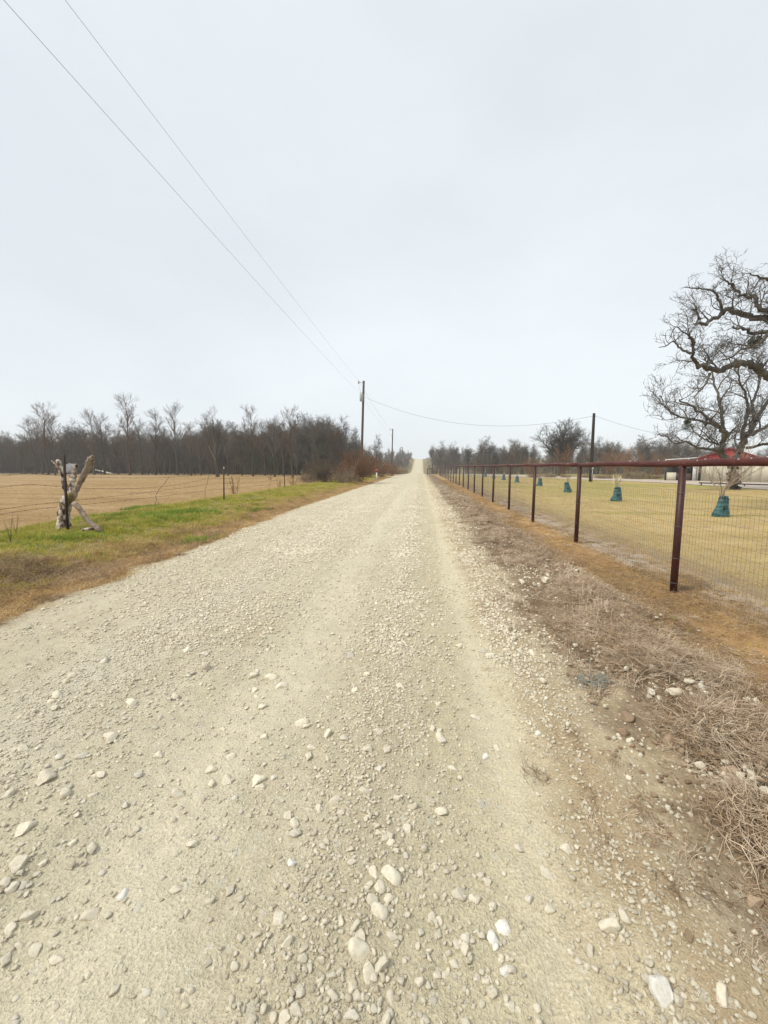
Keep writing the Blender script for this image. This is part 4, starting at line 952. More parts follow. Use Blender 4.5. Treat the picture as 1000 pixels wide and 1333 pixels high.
# hanging bit at the mesh top in the nearest bay is a wire clip; far end gate
gt_ = thing('farm_gate', 'small dark gate panel standing at the far end of the pipe fence', 'gate', (2.1, 79, hz(2.1, 79)), 0)
for nm, a, b, r in [('gate_post', (-.9, 0, -.1), (-.9, 0, 1.3), .06), ('gate_post', (.9, 0, -.1), (.9, 0, 1.5), .07)]:
    mb = MB(); mb.tube([Vector(a), Vector(b)], r, 10); mb.build(nm, M['post'], gt_, True)
for k in range(5):
    mb = MB(); mb.tube([Vector((-.85, 0, .2+k*.25)), Vector((.85, 0, .2+k*.25))], .05, 8); mb.build('gate_bar', M['post'], gt_, True)
# ranch entrance frame
g = at(627, 614); gx, gy = 13.5, 84.0
en = thing('entrance_frame', 'tall dark rectangular ranch entrance frame standing beyond the fence', 'gate', (gx, gy, hz(gx, gy)), R(22))
for nm, a, b, r in [('upright', (-.95, 0, -.2), (-.95, 0, 5.1), .14), ('upright', (.95, 0, -.2), (.95, 0, 4.95), .14)]:
    mb = MB(); mb.tube([Vector(a), Vector(b)], r, 8); mb.build(nm, M['dark_metal'], en, True)
for zc in (5.0, 4.55):
    mb = MB(); mb.tube([Vector((-1.05, 0, zc)), Vector((1.05, 0, zc-.08))], .11, 8); mb.build('crossbar', M['dark_metal'], en, True)

# ------------------------------------------------------------------ saplings in watering bags
N = NT('bag_fabric', .55, .35); tco = N.n('ShaderNodeTexCoord').outputs['Object']
bc = N.mix(N.math('MULTIPLY_ADD', N.math('SUBTRACT', N.noise(tco, 5, 4, .6), .5), 3, .5, clamp=True), (.018, .085, .088), (.035, .125, .125))
wv = N.n('ShaderNodeTexWave', wave_type='BANDS', bands_direction='Z'); N.L(tco, wv.inputs[0]); wv.inputs['Scale'].default_value = 2.2; wv.inputs['Distortion'].default_value = 7; wv.inputs['Detail'].default_value = 3
M['bag'] = N.fin(bc, N.bumpn(wv.outputs['Fac'], .9, .02))
M['bag_strap'] = simple('bag_strap', (.02, .04, .045), .7, .3, .2)
M['sapling'] = simple('sapling_bark', (.34, .27, .20), .8, .2, .2, 10, None, .2)
M['tube_white'] = simple('pale_stake', (.50, .47, .33), .6, .3, .15)
def bag_mesh(seed):
    rng = random.Random(seed*7); mb = MB(); nz = 14; k = 28; V = []; Fs = []; q1 = rng.uniform(0, 6.28); q2 = rng.uniform(0, 6.28); sg = rng.uniform(-.05, .05); am = rng.uniform(.05, .12)
    for i in range(nz+1):
        t = i/nz; r = .155*(1-t)**.9+.105+.012*math.sin(t*9)
        if t < .12: r *= .93+.6*t
        for j in range(k):
            a = j*2*math.pi/k
            f = 1+am*math.sin(a*3+t*5+q1)*(.4+t*.6)+.05*math.sin(a*7-t*9+q2)+.03*math.sin(a*2+q2)
            z = t*.68+.012*math.sin(a*3+t*8)
            V.append((math.cos(a)*r*f*1.0+.02*t+sg*math.sin(t*3), math.sin(a)*r*f*.72, z))
    for i in range(nz):
        for j in range(k): j2 = (j+1) % k; Fs.append((i*k+j, i*k+j2, (i+1)*k+j2, (i+1)*k+j))
    Fs.append(tuple(nz*k+j for j in range(k)))
    mb.add(V, Fs); return mb.mesh('bag_body', M['bag'], True)
BAGM = [bag_mesh(s) for s in range(1, 9)]
def collar_mesh():
    mb = MB(); P = [Vector((math.cos(a)*.145+.015, math.sin(a)*.105, .60+.015*math.sin(2*a))) for a in [i*6.283/16 for i in range(17)]]; mb.tube(P, .018, 6, cap=False); return mb.mesh('strap', M['bag_strap'], True)
COLM = collar_mesh()
def pocket_mesh():
    mb = MB(); mb.box((-.02, -.155, .30), (.12, .02, .09), Matrix.Rotation(.3, 3, 'X')); return mb.mesh('filling_flap', M['bag_strap'])
POM = pocket_mesh()
def sap_mesh(seed, h, spread, nst, sub):
    rng = random.Random(seed); tb = MB()
    for _ in range(nst):
        a = rng.uniform(0, 6.28); o = Vector((math.cos(a), math.sin(a), 0)); d = (o*rng.uniform(.25, spread)+Vector((0, 0, 1))).normalized(); p = Vector((o.x*.03, o.y*.03, .1)); P = [p, Vector((o.x*.07, o.y*.06, .8))]; l = h*rng.uniform(.6, 1)
        for k in range(6): d = (d+vrand(rng)*.12).normalized(); P.append(P[-1]+d*l/6)
        rr = [.014*(1-.1*k) for k in range(8)]
        grow([tb, tb], P, rr, 0, dict(levels=2, n=[sub, 4], ref=[1.6, .6], start=[.3, .1], len=[.65, .28], tap=[.3, .3], ang=[(20, 50), (20, 50)], up=[.2, .1], trop=[.03, 0], wig=[.14, .2], seg=[4, 2], rl=.02, rmin=.0032), rng, (6, 4, 3))
    return tb
SAP_BIG = sap_mesh(21, 1.6, 1.5, 11, 10).mesh('stems', M['sapling'])
SAP_SM = sap_mesh(22, .55, .3, 4, 2).mesh('stems', M['sapling'])
bags = [(937, 672.5, 'nearest green watering bag, below the bushy pale sapling', 1.0, SAP_BIG, 'bushy pale bare sapling spreading above the nearest watering bag'),
        (802, 652.5, 'green watering bag second from the camera, between the two fence posts', 1.0, SAP_SM, 'sapling stub with two pale stakes in the second nearest watering bag'),
        (739, 641, 'leaning green watering bag, third from the camera', .95, SAP_SM, 'sapling stub hidden in the leaning third watering bag'),
        (702, 632.8, 'green watering bag fourth from the camera, just right of a fence post', .95, SAP_SM, 'sapling stub in the fourth watering bag'),
        (673, 628.2, 'dark green watering bag fifth from the camera', .95, SAP_SM, 'sapling stub in the fifth watering bag'),
        (656, 625.2, 'small far green watering bag, sixth from the camera', .95, SAP_SM, 'sapling stub in the sixth watering bag'),
        (643, 622.8, 'small far green watering bag, seventh from the camera', .95, SAP_SM, 'sapling stub in the seventh watering bag'),
        (632, 621, 'farthest green watering bag, next to the ranch entrance frame', .95, SAP_SM, 'sapling stub in the farthest watering bag')]
for i, (px, py, lab, s, sm, lab2) in enumerate(bags):
    p = G(px, py); z = hz(p.x, p.y); rz = rt.uniform(-.4, .4)
    t = thing('watering_bag', lab, 'tree bag', (p.x, p.y, z-.01), rz, 'green watering bags around young trees on the lawn'); t.scale = (s*rt.uniform(.9, 1.08), s*rt.uniform(.9, 1.05), s*rt.uniform(.9, 1.06)); t.rotation_euler = (R(rt.uniform(-4, 4)), R(rt.uniform(-5, 5)), rz)
    if i == 2: t.rotation_euler = (0, R(-10), rz)
    if i == 0: t.rotation_euler = (0, R(7), rz)
    for nm, me in (('bag_body', BAGM[i]), ('strap', COLM), ('filling_flap', POM)):
        o = bpy.data.objects.new(nm, me); COL.objects.link(o); o.parent = t
    t2 = thing('sapling', lab2, 'young tree', (p.x, p.y, z), rt.uniform(0, 6.28), 'young trees in a row on the lawn')
    o = bpy.data.objects.new('stems', sm); COL.objects.link(o); o.parent = t2
    if i == 1:
        for dx in (-.12, .1):
            mb = MB(); mb.tube([Vector((dx, 0, .1)), Vector((dx*1.4, 0, 1.12))], .017, 8); mb.build('stake', M['tube_white'], t2, True)
        t2.rotation_euler = (0, 0, 0)
    n = 34; x = p.x+np.random.normal(0, .3, n); y = p.y+np.random.normal(0, .18, n)
n = 8*34; X_ = np.concatenate([G(b[0], b[1]).x+np.random.normal(0, .34, 34) for b in bags]); Y_ = np.concatenate([G(b[0], b[1]).y+np.random.normal(0, .2, 34) for b in bags])
put('ring_grass', X_, Y_, .5, .9, [tuft('grass_tuft', M['grass'], 18, .07, .08, .009, rt, 1.0)], LAWN)

# ------------------------------------------------------------------ utility poles and wires
N = NT('pole_wood', .9, .15); tco = N.n('ShaderNodeTexCoord').outputs['Object']
pc_ = N.mix(N.noise(N.scalev(tco, (12, 12, .4)), 2, 4, .6), (.06, .043, .034), (.13, .10, .085)); M['pole'] = N.fin(pc_, N.bumpn(N.noise(N.scalev(tco, (30, 30, .6)), 2, 3), .5, .01))
M['polewood_dark'] = simple('creosote_pole', (.028, .023, .02), .8, .2, .3, 2)
M['can'] = simple('transformer_grey', (.40, .42, .43), .5, .4, .1, 3)
M['ceramic'] = simple('grey_ceramic', (.30, .30, .31), .4, .5, .1, 3)
M['cable'] = simple('cable', (.26, .26, .265), .5, .4, .1, 3)
def pole(name, label, base, h, r0, r1, lean=(0, 0), mat='pole', kit=True):
    t = thing(name, label, 'utility pole', base)
    mb = MB(); mb.tube([Vector((lean[0]*k/6, lean[1]*k/6, -.3+(h+.3)*k/6)) for k in range(7)], [r0+(r1-r0)*k/6 for k in range(7)], 12); mb.build('pole_shaft', M[mat], t, True)
    if kit:
        lx, ly = lean
        mb = MB(); mb.tube([Vector((lx*.95, ly, h-.3)), Vector((lx-.35, ly-.05, h-.15)), Vector((lx-.62, ly-.05, h-.2))], .035, 6); mb.build('bracket', M['can'], t, True)
        mb = MB(); mb.tube([Vector((lx-.62, ly-.05, h-.35)), Vector((lx-.62, ly-.05, h-.2)), Vector((lx-.62, ly-.05, h-.1)), Vector((lx-.62, ly-.05, h+.02))], [.05, .10, .07, .09], 10); ins = mb.build('insulator', M['ceramic'], t, True)
        mb = MB(); mb.tube([Vector((lx*.9, ly, h-1.75)), Vector((lx-.32, ly-.05, h-1.7))], .03, 6); mb.build('bracket', M['can'], t, True)
        mb = MB(); mb.tube([Vector((lx-.34, ly-.05, h-1.78)), Vector((lx-.34, ly-.05, h-1.7)), Vector((lx-.34, ly-.05, h-1.6))], [.05, .08, .06], 8); mb.build('insulator', M['ceramic'], t, True)
    return t
PB = (-7.55, 50.0); pz = hz(*PB); PHT = PD(471, 497, 51).z-pz
P1 = pole('power_pole', 'near wooden power pole with a grey transformer, rising out of the rusty bush', (PB[0], PB[1], pz), PHT, .17, .13, (.42, 0))
mb = MB(); zc = PHT-2.0
mb.tube([Vector((.18, -.33, zc-.5)), Vector((.18, -.33, zc-.47)), Vector((.18, -.33, zc+.33)), Vector((.18, -.33, zc+.4)), Vector((.18, -.33, zc+.42))], [.18, .23, .23, .20, .08], 16); tr = mb.build('transformer', M['can'], P1, True)
for dx in (-.09, .09):
    mb = MB(); mb.tube([Vector((.18+dx, -.33, zc+.4)), Vector((.18+dx, -.33, zc+.52)), Vector((.18+dx, -.33, zc+.6))], [.04, .055, .025], 8); mb.build('bushing', M['ceramic'], tr, True)
mb = MB(); mb.tube([Vector((.12, -.33, zc+.6)), Vector((-.1, -.2, zc+1.2)), Vector((-.2, -.05, PHT-.3))], .012, 4); mb.build('jumper_wire', M['cable'], P1)
P2b = (-7.4, 100.0); P2z = hz(*P2b); P2H = PD(510.5, 558.5, 101).z-P2z
P2_ = pole('power_pole', 'second wooden power pole along the road, thinner and farther', (P2b[0], P2b[1], P2z), P2H, .17, .13, (.3, 0))
P3b = (-7.2, 152.0); P3z = hz(*P3b); P3H = PD(529.5, 582, 153).z-P3z
P3_ = pole('power_pole', 'third power pole, a faint mark where the road climbs', (P3b[0], P3b[1], P3z), max(P3H, 6), .16, .12)
P4b = (-7.0, 215.0); P4z = hz(*P4b)
P4_ = pole('power_pole', 'farthest power pole near the hilltop, barely visible', (P4b[0], P4b[1], P4z), PD(535, 586, 215).z-P4z, .15, .11)
g = G(769, 627); PRb = (g.x, g.y); PRz = hz(*PRb); d5 = CAM_H*ray(769, 627)[1]/(-ray(769, 627)[0].z); PRt = PD(773.5, 538, d5)
P5 = pole('utility_pole', 'black utility pole standing on the lawn beyond the pipe fence', (g.x, g.y, PRz), PRt.z-PRz, .175, .125, (PRt.x-g.x, PRt.y-g.y), 'polewood_dark', False)
mb = MB(); mb.tube([Vector((PRt.x-g.x-.2, PRt.y-g.y, PRt.z-PRz-.28)), Vector((PRt.x-g.x+.2, PRt.y-g.y, PRt.z-PRz-.28))], .03, 6); mb.build('bracket', M['can'], P5)
mb = MB(); mb.tube([Vector((.02, -.2, .1)), Vector((.04, -.2, 1.2))], .03, 6); mb.box((.04, -.22, 1.3), (.14, .08, .2)); mb.build('meter_box', M['can'], P5)
def wire(name, a, b, sag, r, label, n=40, mat='cable', r2=None):
    P = []
    for k in range(n+1):
        t = k/n; p = a.lerp(b, t); p.z -= 4*sag*t*(1-t); P.append(p)
    mb = MB(); mb.tube(P, [r+((r2 or r)-r)*k/n for k in range(n+1)], 5); o = mb.build(name, M[mat]); return tag(o, label, 'cable')
tp = Vector((PB[0]-.2, PB[1]-.05, pz+PHT+.0)); tn = Vector((PB[0]+.08, PB[1]-.05, pz+PHT-1.65))
def through(px, py, end, yback):
    """straight overhead line from the pole top whose image runs through the given point above the camera"""
    d, fw = ray(px, py); s = None
    s = 7.9/d.y if False else (end.x)/d.x; q = Vector((end.x, d.y*s, CAM_H+d.z*s)); dirn = (q-end); return end+dirn*((yback-end.y)/dirn.y)
def fit_wire(px, py, end, yback, sag):
    """back-end height so that the sagging line passes the same image point"""
    a = through(px, py, end, yback); d, fw = ray(px, py); s = end.x/d.x; yq = d.y*s; t = (end.y-yq)/(end.y-yback); a = a.copy(); a.z += 4*sag*t*(1-t)/t; return a
aw = fit_wire(85, 0, tp, -45, .7); wire('power_line', tp, aw, .7, .005, 'upper overhead line crossing the sky, right one of the pair')
aw2 = fit_wire(5, 0, tn, -45, .7); wire('power_line', tn, aw2, .7, .005, 'lower overhead line crossing the sky, left one of the pair')
s0 = Vector((PB[0]+.42, PB[1]-.15, pz+PHT-1.9)); s1 = Vector((PRt.x-.2, PRt.y, PRt.z-.28)); 
wire('service_line', s0, s1, 2.05, .014, 'drooping cable from the wooden power pole to the black pole')
s2 = PD(908, 572, 41); wire('service_line', Vector((PRt.x+.2, PRt.y, PRt.z-.28)), s2, .35, .012, 'cable from the black pole towards the shed')
wire('power_line', tp, Vector((P2b[0]-.2, P2b[1], P2z+P2H)), .5, .010, 'upper line between the near and second wooden poles')
wire('power_line', tn, Vector((P2b[0]+.0, P2b[1], P2z+P2H-1.6)), .5, .010, 'lower line between the near and second wooden poles')

# ------------------------------------------------------------------ left fence: barbed wire, steel posts
lf = thing('barbed_wire_fence', 'sagging barbed wire fence on steel posts along the mown field', 'fence', (0, 0, 0))
def tpost(x, y, h, lean=(0, 0), tip=None):
    z = hz(x, y); mb = MB(); L_ = Vector((lean[0], lean[1], h)); M3 = L_.to_track_quat('Z', 'Y').to_matrix()
    c = Vector((x, y, z))+L_*.5-Vector((0, 0, .1)); l = L_.length+.2
    mb.box(c, (.045, .009, l), M3); mb.box(c+M3@Vector((0, .022, 0)), (.010, .035, l), M3)
    k = .2
    while k < h-.1: mb.box(Vector((x, y, z))+L_*(k/h)+M3@Vector((0, -.007, 0)), (.022, .008, .014), M3); k += .12
    o = mb.build('post', M['tpost'], lf)
    if tip: mb = MB(); mb.box(Vector((x, y, z))+L_*.985, (.05, .02, .08), M3); mb.build('post_tip', M['white'], o)
    return o
M['tpost'] = simple('steel_post', (.030, .016, .016), .7, .3, .3, 6, (.05, .026, .022), .2)
tz = G(87, 688); tq = PD(88.5, 688, depth_of(tz)-.28); tpost(tq.x, tq.y, 1.6, (.06, 0), False)
YT = G(292, 652).y; YT2 = G(371, 636.5).y; XT = G(292, 652).x; XT2 = G(371, 636.5).x
for yv, h, ln, tp_ in [(YT, 1.36, (.05, 0), True), (YT2, 1.3, (.02, 0), False), (38, 1.3, (.03, 0), False), (1.0, 1.3, (.02, 0), False), (-8, 1.3, (0, 0), False)]:
    tpost(XT if yv == YT else XT2 if yv == YT2 else -8.6, yv, h, ln, tp_)
SY = tz.y
def strand(pts, r=.0035):
    mb = MB(); P = []
    for i in range(len(pts)-1):
        (y0, z0_, x0), (y1, z1_, x1), sag = pts[i][:3], pts[i+1][:3], pts[i][3]
        for k in range(14):
            t = k/14; P.append(Vector((x0+(x1-x0)*t, y0+(y1-y0)*t, z0_+(z1_-z0_)*t-4*sag*t*(1-t))))
    P.append(Vector((pts[-1][2], pts[-1][0], pts[-1][1]))); mb.tube(P, r, 4, cap=False)
    for i in range(0, len(P)-1):                                     # barbs
        for tt in (.2, .7):
            p = P[i].lerp(P[i+1], tt); 
            if p.y < 22: mb.tube([p+Vector((0, -.012, -.015)), p+Vector((0, .012, .015))], r*.6, 3); mb.tube([p+Vector((.01, .008, -.015)), p+Vector((-.01, -.008, .015))], r*.6, 3)
    mb.build('wire', M['rust_wire'], lf)
zb = .16; X0 = -8.6
strand([(-8, 1.2, X0, .08), (1, 1.2, X0, .10), (SY, 1.36, X0, .14), (YT, 1.22, X0, .05), (YT2, 1.2, X0, .04), (38, 1.2, X0)])
strand([(-8, .95, X0, .05), (1, .95, X0, .06), (SY, 1.12, X0, .24), (YT, 1.05, X0, .1), (YT2, .95, X0, .05), (38, .95, X0)])
strand([(-8, .70, X0, .05), (1, .70, X0, .10), (SY, .66, X0, .03), (YT, .80, X0, .05), (YT2, .72, X0, .03), (38, .7, X0)])
strand([(-8, .50, X0, .05), (1, .50, X0, .06), (SY, .56, X0, .03), (YT, .55, X0, .02), (YT2, .5, X0, .02), (38, .5, X0)])
def stay(pts, dp=None):
    mb = MB(); mb.tube([PD(a, b, dp) for a, b in pts], .006, 5, cap=False); mb.build('wire_stay', M['rust_wire'], lf)
stay([(220, 621), (214, 630), (207, 637), (203, 645), (204, 652), (208, 657)], 12.4)
stay([(272, 618), (270, 628), (267, 637), (267, 652)], 15.5)
stay([(353, 620), (352, 628), (350, 634)], 24)
stay([(202, 652), (202, 664), (203, 678)], 12.2)

# dead forked stump used as a fence post
N = NT('dead_bark', .95, .1); tco = N.n('ShaderNodeTexCoord').outputs['Object']
f1 = N.noise(N.scalev(tco, (1, 1, .55)), 9, 4, .65)
c = N.ramp(f1, [(.36, (.05, .032, .027)), (.44, (.16, .105, .08)), (.50, (.42, .34, .27)), (.60, (.66, .60, .52))]); M['deadbark'] = N.fin(c, N.bumpn(N.noise(tco, 30, 4, .7), 1, .012))
M['deadwood'] = simple('weathered_wood', (.40, .32, .25), .9, .15, .4, 10, (.16, .11, .085), .8)
M['lichen'] = simple('yellow_lichen', (.27, .22, .07), .95, .1, .3, 20, (.16, .12, .06), .8)
sb = Vector((-8.52, SY-.18, 0)); sb.z = hz(sb.x, sb.y)
st = thing('dead_stump', 'dead forked tree stump with pale mottled bark standing in the wire fence', 'stump', sb)
DS = depth_of(sb)
def spx(z8): return [(60+a*.0975, 580+b*.0975) for a, b in z8]
def stumpy(name, z8, r, mat, dz=0, k=12, kn=.2):
    P, _ = limb(spx(z8), DS, .02, .02, 5, 0, dz, rt); n = len(P); rr = np.interp(np.linspace(0, 1, n), np.linspace(0, 1, len(r)), r)*(1+kn*np.array([rt.uniform(-1, 1) for _ in range(n)]))
    mb = MB(); mb.tube([p-sb for p in P], rr, k); return mb.build(name, M[mat], st, True)
stumpy('trunk', [(240, 1130), (235, 1000), (240, 880), (265, 780), (300, 700), (320, 640)], [.15, .12, .115, .12, .11, .08], 'deadbark', 0, 14, .12)
stumpy('branch', [(310, 720), (275, 600), (240, 490), (220, 380), (185, 270), (170, 200)], [.075, .055, .05, .045, .04, .05], 'deadbark', .05)
stumpy('branch', [(225, 400), (170, 320), (110, 250), (72, 195)], [.035, .028, .02, .01], 'deadbark', -.1)
stumpy('branch', [(330, 700), (350, 600), (350, 500), (365, 420), (372, 340), (400, 250)], [.07, .06, .055, .06, .045, .04], 'deadbark', .12, 12, .28)
stumpy('branch', [(360, 720), (400, 620), (450, 490), (510, 350), (560, 230), (590, 160)], [.045, .042, .04, .04, .04, .045], 'deadwood', -.12)
stumpy('branch', [(400, 620), (470, 500), (540, 370), (600, 250), (640, 205)], [.03, .034, .036, .042, .025], 'deadwood', -.05)
stumpy('lichen_patch', [(320, 760), (330, 690), (345, 640)], [.05, .085, .04], 'lichen', -.06, 10)
stumpy('splinter', [(590, 230), (610, 160), (630, 135)], [.05, .045, .015], 'deadwood', -.12, 7)
# brace log leaning on it
fb = G(131, 694.5); fb.z = hz(fb.x, fb.y)+.03; tb_ = PD(96, 655, DS-.12); q = [tb_.lerp(fb, k/9) for k in range(10)]
mids = spx([(370, 780), (440, 900), (560, 1030), (720, 1190)])
for k in range(1, 9):
    q[k] = q[k]+Vector((0, 0, .03*math.sin(k*.9)-.015*math.sin(math.pi*k/9)))
lg = thing('brace_log', 'weathered crooked pole leaning against the dead forked stump', 'log', fb)
mb = MB(); mb.tube([p-fb for p in q], [.055, .058, .05, .055, .048, .052, .045, .05, .06, .045], 10); lo = mb.build('log', M['deadwood'], lg, True)
mb = MB(); i = 3; mb.tube([q[3]-fb, q[3]-fb+Vector((.06, -.02, .06))], [.03, .015], 7); mb.build('branch_stub', M['deadbark'], lg, True)
mb = MB(); mb.tube([q[8]-fb, q[8]-fb+Vector((-.22, -.1, -.02)), q[8]-fb+Vector((-.35, -.05, -.07))], [.035, .03, .015], 7); mb.build('branch_stub', M['deadbark'], lg, True)

# ------------------------------------------------------------------ white tank, machine and pale log under the trees
g = G(92, 616.8); g.z = hz(g.x, g.y)
M['tank'] = simple('tank_white', (.62, .65, .68), .5, .4, .06, 1)
M['grey_metal'] = simple('grey_metal', (.30, .32, .34), .5, .4, .2, 3)
M['tyre'] = simple('tyre', (.02, .02, .02), .9, .1, .1)
tk = thing('white_tank', 'rounded white tank under the trees behind the dead forked stump', 'tank', g, R(-30))
mb = MB(); S_ = []
for k in range(9):
    t = k/8; S_.append((-1.25+2.5*t, 1.02*math.sqrt(max(0, 1-(2*t-1)**6))*1.0+.05))
mb.tube([Vector((a, 0, 1.15)) for a, _ in S_], [b for _, b in S_], 24); mb.build('tank_shell', M['tank'], tk, True)
for dx in (-.8, .8):
    mb = MB(); mb.box((dx, 0, .15), (.2, 1.3, .5)); mb.build('cradle', M['dark_metal'], tk)
mb = MB(); mb.tube([Vector((0, 0, 2.1)), Vector((0, 0, 2.35))], .22, 12); mb.build('hatch', M['tank'], tk, True)
g = G(105, 616.4); g.z = hz(g.x, g.y)
vh = thing('farm_trailer', 'dark farm machine with a pale hood parked beside the white tank', 'machine', g, R(-20))
for nm, c_, s_, m_ in [('chassis', (0, 0, .75), (3.2, 1.5, .3), 'dark_metal'), ('hood', (-.9, 0, 1.75), (1.0, 1.4, .9), 'grey_metal'), ('deck', (.7, 0, 1.2), (1.6, 1.5, .6), 'dark_metal'), ('canopy', (.5, 0, 2.15), (1.9, 1.5, .12), 'grey_metal')]:
    mb = MB(); mb.box(c_, s_); o = mb.build(nm, M[m_], vh); bv = o.modifiers.new('bevel', 'BEVEL'); bv.width = .08; bv.segments = 2
for dx in (-.3, 1.3):
    for dy in (-.68, .68):
        mb = MB(); mb.tube([Vector((dx, dy, 1.3)), Vector((dx, dy, 2.12))], .04, 6); mb.build('canopy_post', M['dark_metal'], vh)
for dx in (-1.0, 1.0):
    for dy in (-.85, .85):
        mb = MB(); mb.tube([Vector((dx, dy-.12, .45)), Vector((dx, dy-.1, .45)), Vector((dx, dy+.1, .45)), Vector((dx, dy+.12, .45))], [.38, .46, .46, .38], 16); mb.build('wheel', M['tyre'], vh, True)
a = G(124, 616.2); b = G(146, 617.6); a.z = hz(a.x, a.y)+.85; b.z = hz(b.x, b.y)+.12
mb = MB(); mb.tube([a, a.lerp(b, .4)+Vector((0, 0, .05)), b], [.10, .13, .16], 8); tag(mb.build('fallen_log', M['stone_grey'], None, True), 'pale fallen log slanting between trunks right of the dead stump', 'log')

# ------------------------------------------------------------------ roadside marker
g = G(490.5, 625.8); g.z = hz(g.x, g.y)
mk = thing('road_marker', 'small white marker post with a red top at the left road edge', 'marker', g)
M['red_paint'] = simple('red_paint', (.42, .06, .045), .6, .3, .15, 5)
mb = MB(); mb.box((0, 0, .42), (.15, .05, .95)); mb.build('post', M['white'], mk)
mb = MB(); mb.tube([Vector((0, -.035, 1.12)), Vector((0, .035, 1.12))], .17, 20); mb.build('reflector_disc', M['red_paint'], mk, False)
mb = MB(); mb.tube([Vector((0, -.045, 1.12)), Vector((0, -.037, 1.12))], .06, 14); mb.build('disc_centre', M['rust_wire'], mk, False)

# ------------------------------------------------------------------ shed with red roof
g = G(905, 626.8); dB = 41.0
cc = PD(946, 626.8, dB); sd_ = Vector((cc.x, cc.y, 0)).normalized(); ex = Vector((sd_.y, -sd_.x, 0)); rng_ = math.hypot(cc.x, cc.y); WG = 2*rng_*math.tan(R(2.7)); c0 = cc-ex*WG/2; zb = hz(c0.x, c0.y); ang = math.atan2(ex.y, ex.x)
shd = thing('shed', 'cream metal shed with red gable roof and an open lean-to behind the oak', 'building', (c0.x, c0.y, zb), ang)
ve = PD(905, 597.5, dB).z-zb; va = PD(946, 583.5, dB).z-zb
N = NT('cream_metal', .9, .1); tco = N.n('ShaderNodeTexCoord').outputs['Object']; sx = N.n('ShaderNodeSeparateXYZ'); N.L(tco, sx.inputs[0])
M['cream'] = N.fin(N.mix(N.noise(tco, 1.2, 4, .6), (.60, .56, .44), (.50, .46, .36)), N.bumpn(N.noise(tco, 8, 3), .1, .01))
M['redmetal'] = simple('red_sheet', (.36, .026, .03), .45, .4, .25, 1.5, (.22, .02, .022), .1)
M['dark_in'] = simple('dark_interior', (.035, .033, .032), .9, .1, .2)  # near-black: the shade of the lean-to opening is put into this colour
M['brownwood'] = simple('brown_boards', (.12, .08, .06), .9, .1, .3, 4)
dpt = 8.0; half = WG/2
def quadbox(nm, pts, th, mat, par=shd):
    V = [Vector(p) for p in pts]; nrm = (V[1]-V[0]).cross(V[2]-V[0]).normalized()*th; V2 = [v+nrm for v in V]; k = len(V)
    return mesh_obj(nm, V+V2, [tuple(reversed(range(k))), tuple(range(k, 2*k))]+[(i, (i+1) % k, k+(i+1) % k, k+i) for i in range(k)], M[mat], par)
# front wall panels, gable cladding, side walls
npan = 7
for k in range(npan):
    x0 = k*WG/npan+.006; x1 = (k+1)*WG/npan-.006; mb = MB(); mb.box(((x0+x1)/2, .05, ve/2-.05), (x1-x0, .05, ve+.1-.02)); mb.build('wall_panel', M['cream'], shd)
mb = MB(); mb.box((half, .12, ve/2-.05), (WG-.02, .06, ve+.05)); mb.build('wall_frame', M['brownwood'], shd)
quadbox('gable', [(.0, 0, ve-.02), (WG, 0, ve-.02), (half, 0, va-.06)], -.08, 'redmetal')
ribs = 16
for k in range(1, ribs):
    x = WG*k/ribs; zt = ve+(va-ve)*(1-abs(x-half)/half)-.1
    mb = MB(); mb.box((x, -.015, (ve+zt)/2), (.03, .03, max(zt-ve, .02))); mb.build('gable_rib', M['redmetal'], shd)
ov = .25; sl = (va-ve)/half
quadbox('roof', [(-ov, -ov, ve-ov*sl+.02), (half, -ov, va+.02), (half, dpt, va+.02), (-ov, dpt, ve-ov*sl+.02)], .07, 'redmetal')
quadbox('roof', [(half, -ov, va+.02), (WG+ov, -ov, ve-ov*sl+.02), (WG+ov, dpt, ve-ov*sl+.02), (half, dpt, va+.02)], .07, 'redmetal')
mb = MB(); mb.box((half, dpt-.1, ve/2), (WG, .1, ve)); mb.build('wall_panel', M['cream'], shd)
lwx = -rng_*math.tan(R(2.9)); lz = ve-.2
quadbox('roof_white', [(lwx, -.4, ve-.06), (0, -.4, ve+.12), (0, dpt, ve+.12), (lwx, dpt, ve-.06)], .09, 'white')
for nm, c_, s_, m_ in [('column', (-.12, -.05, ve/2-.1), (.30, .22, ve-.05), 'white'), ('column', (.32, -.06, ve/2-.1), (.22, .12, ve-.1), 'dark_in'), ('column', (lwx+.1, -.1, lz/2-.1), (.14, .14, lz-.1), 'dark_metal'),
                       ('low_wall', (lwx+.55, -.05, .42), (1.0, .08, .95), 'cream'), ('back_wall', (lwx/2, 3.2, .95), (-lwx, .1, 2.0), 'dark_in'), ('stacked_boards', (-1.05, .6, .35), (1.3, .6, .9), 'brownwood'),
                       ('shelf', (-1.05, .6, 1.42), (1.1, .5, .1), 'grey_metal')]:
    mb = MB(); mb.box(c_, s_); mb.build(nm, M[m_], shd)
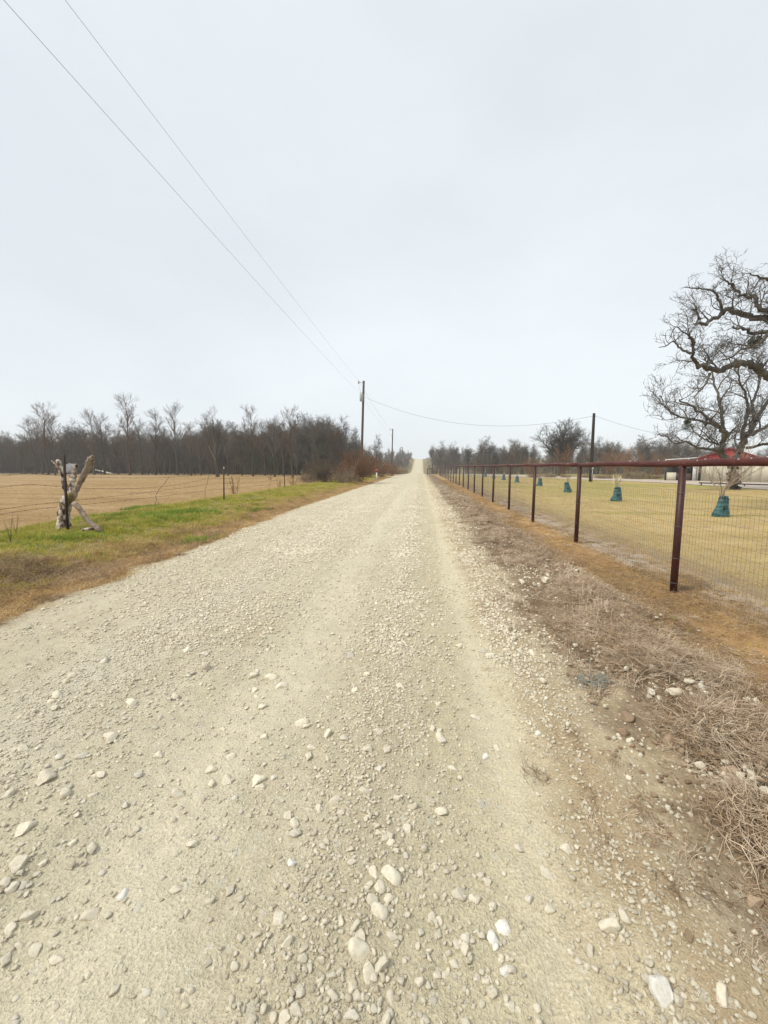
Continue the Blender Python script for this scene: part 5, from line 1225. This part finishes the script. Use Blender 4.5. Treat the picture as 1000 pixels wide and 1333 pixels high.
# closed lean-to continuing to the right
RW = 9.0
quadbox('roof_white', [(WG, -.3, ve+.03), (WG+RW, -.3, ve-.35), (WG+RW, dpt, ve-.35), (WG, dpt, ve+.03)], .08, 'white')
for k in range(9):
    mb = MB(); x0 = WG+k*RW/9+.006; x1 = WG+(k+1)*RW/9-.006; h_ = ve-.05-.38*(k+1)/9; mb.box(((x0+x1)/2, .05, h_/2-.04), (x1-x0, .05, h_+.05)); mb.build('wall_panel', M['cream'], shd)
mb = MB(); mb.box((WG+RW/2, .12, ve/2-.25), (RW, .06, ve-.45)); mb.build('wall_frame', M['brownwood'], shd)
# low pipe barrier before the shed
pb = thing('pipe_barrier', 'low dark pipe barrier on the lawn in front of the shed', 'barrier', (0, 0, 0))
a = PD(910, 628.5, 32.5); b = PD(1100, 634, 27.5); mb = MB(); mb.tube([a, b], .05, 8); mb.build('rail', M['dark_metal'], pb, True)
for t in (0.02, .35, .68, .98):
    p = a.lerp(b, t); mb = MB(); mb.tube([Vector((p.x, p.y, hz(p.x, p.y)-.1)), p], .045, 8); mb.build('post', M['dark_metal'], pb, True)

# pale blue netting scrap on the shoulder
M['net'] = simple('faded_netting', (.34, .40, .37), .8, .2, .3, 20, (.24, .28, .25), .1)
g = G(775, 890); g.z = hz(g.x, g.y); mb = MB()
for _ in range(90):
    a = rt.uniform(0, 6.28); p = np.array([rt.gauss(0, .05), rt.gauss(0, .03), rt.uniform(.0, .035)]); P = []; cu = rt.uniform(-3, 3)
    for k in range(6): P.append(p.copy()); a += cu/6+rt.gauss(0, .4); p = p+np.array([math.cos(a), math.sin(a), rt.gauss(0, .35)])*.016; p[2] = max(p[2], .0)
    mb.tube(P, .0016, 3, cap=False)
o = mb.build('netting_scrap', M['net']); o.location = g; tag(o, 'crumpled scrap of pale blue-green netting among the dead grass', 'netting')

# ------------------------------------------------------------------ misty air
def haze(dens):
    mb = MB(); mb.box((0, 300, 8), (1440, 700, 26)); hm = bpy.data.materials.new('haze_air'); hm.use_nodes = True; t = hm.node_tree; t.nodes.clear()
    o = t.nodes.new('ShaderNodeOutputMaterial'); v = t.nodes.new('ShaderNodeVolumePrincipled'); v.inputs['Color'].default_value = (.93, .96, 1, 1); v.inputs['Density'].default_value = dens
    t.links.new(v.outputs[0], o.inputs['Volume']); ob = mb.build('haze', hm); return tag(ob, kind='stuff')
haze(.0008)
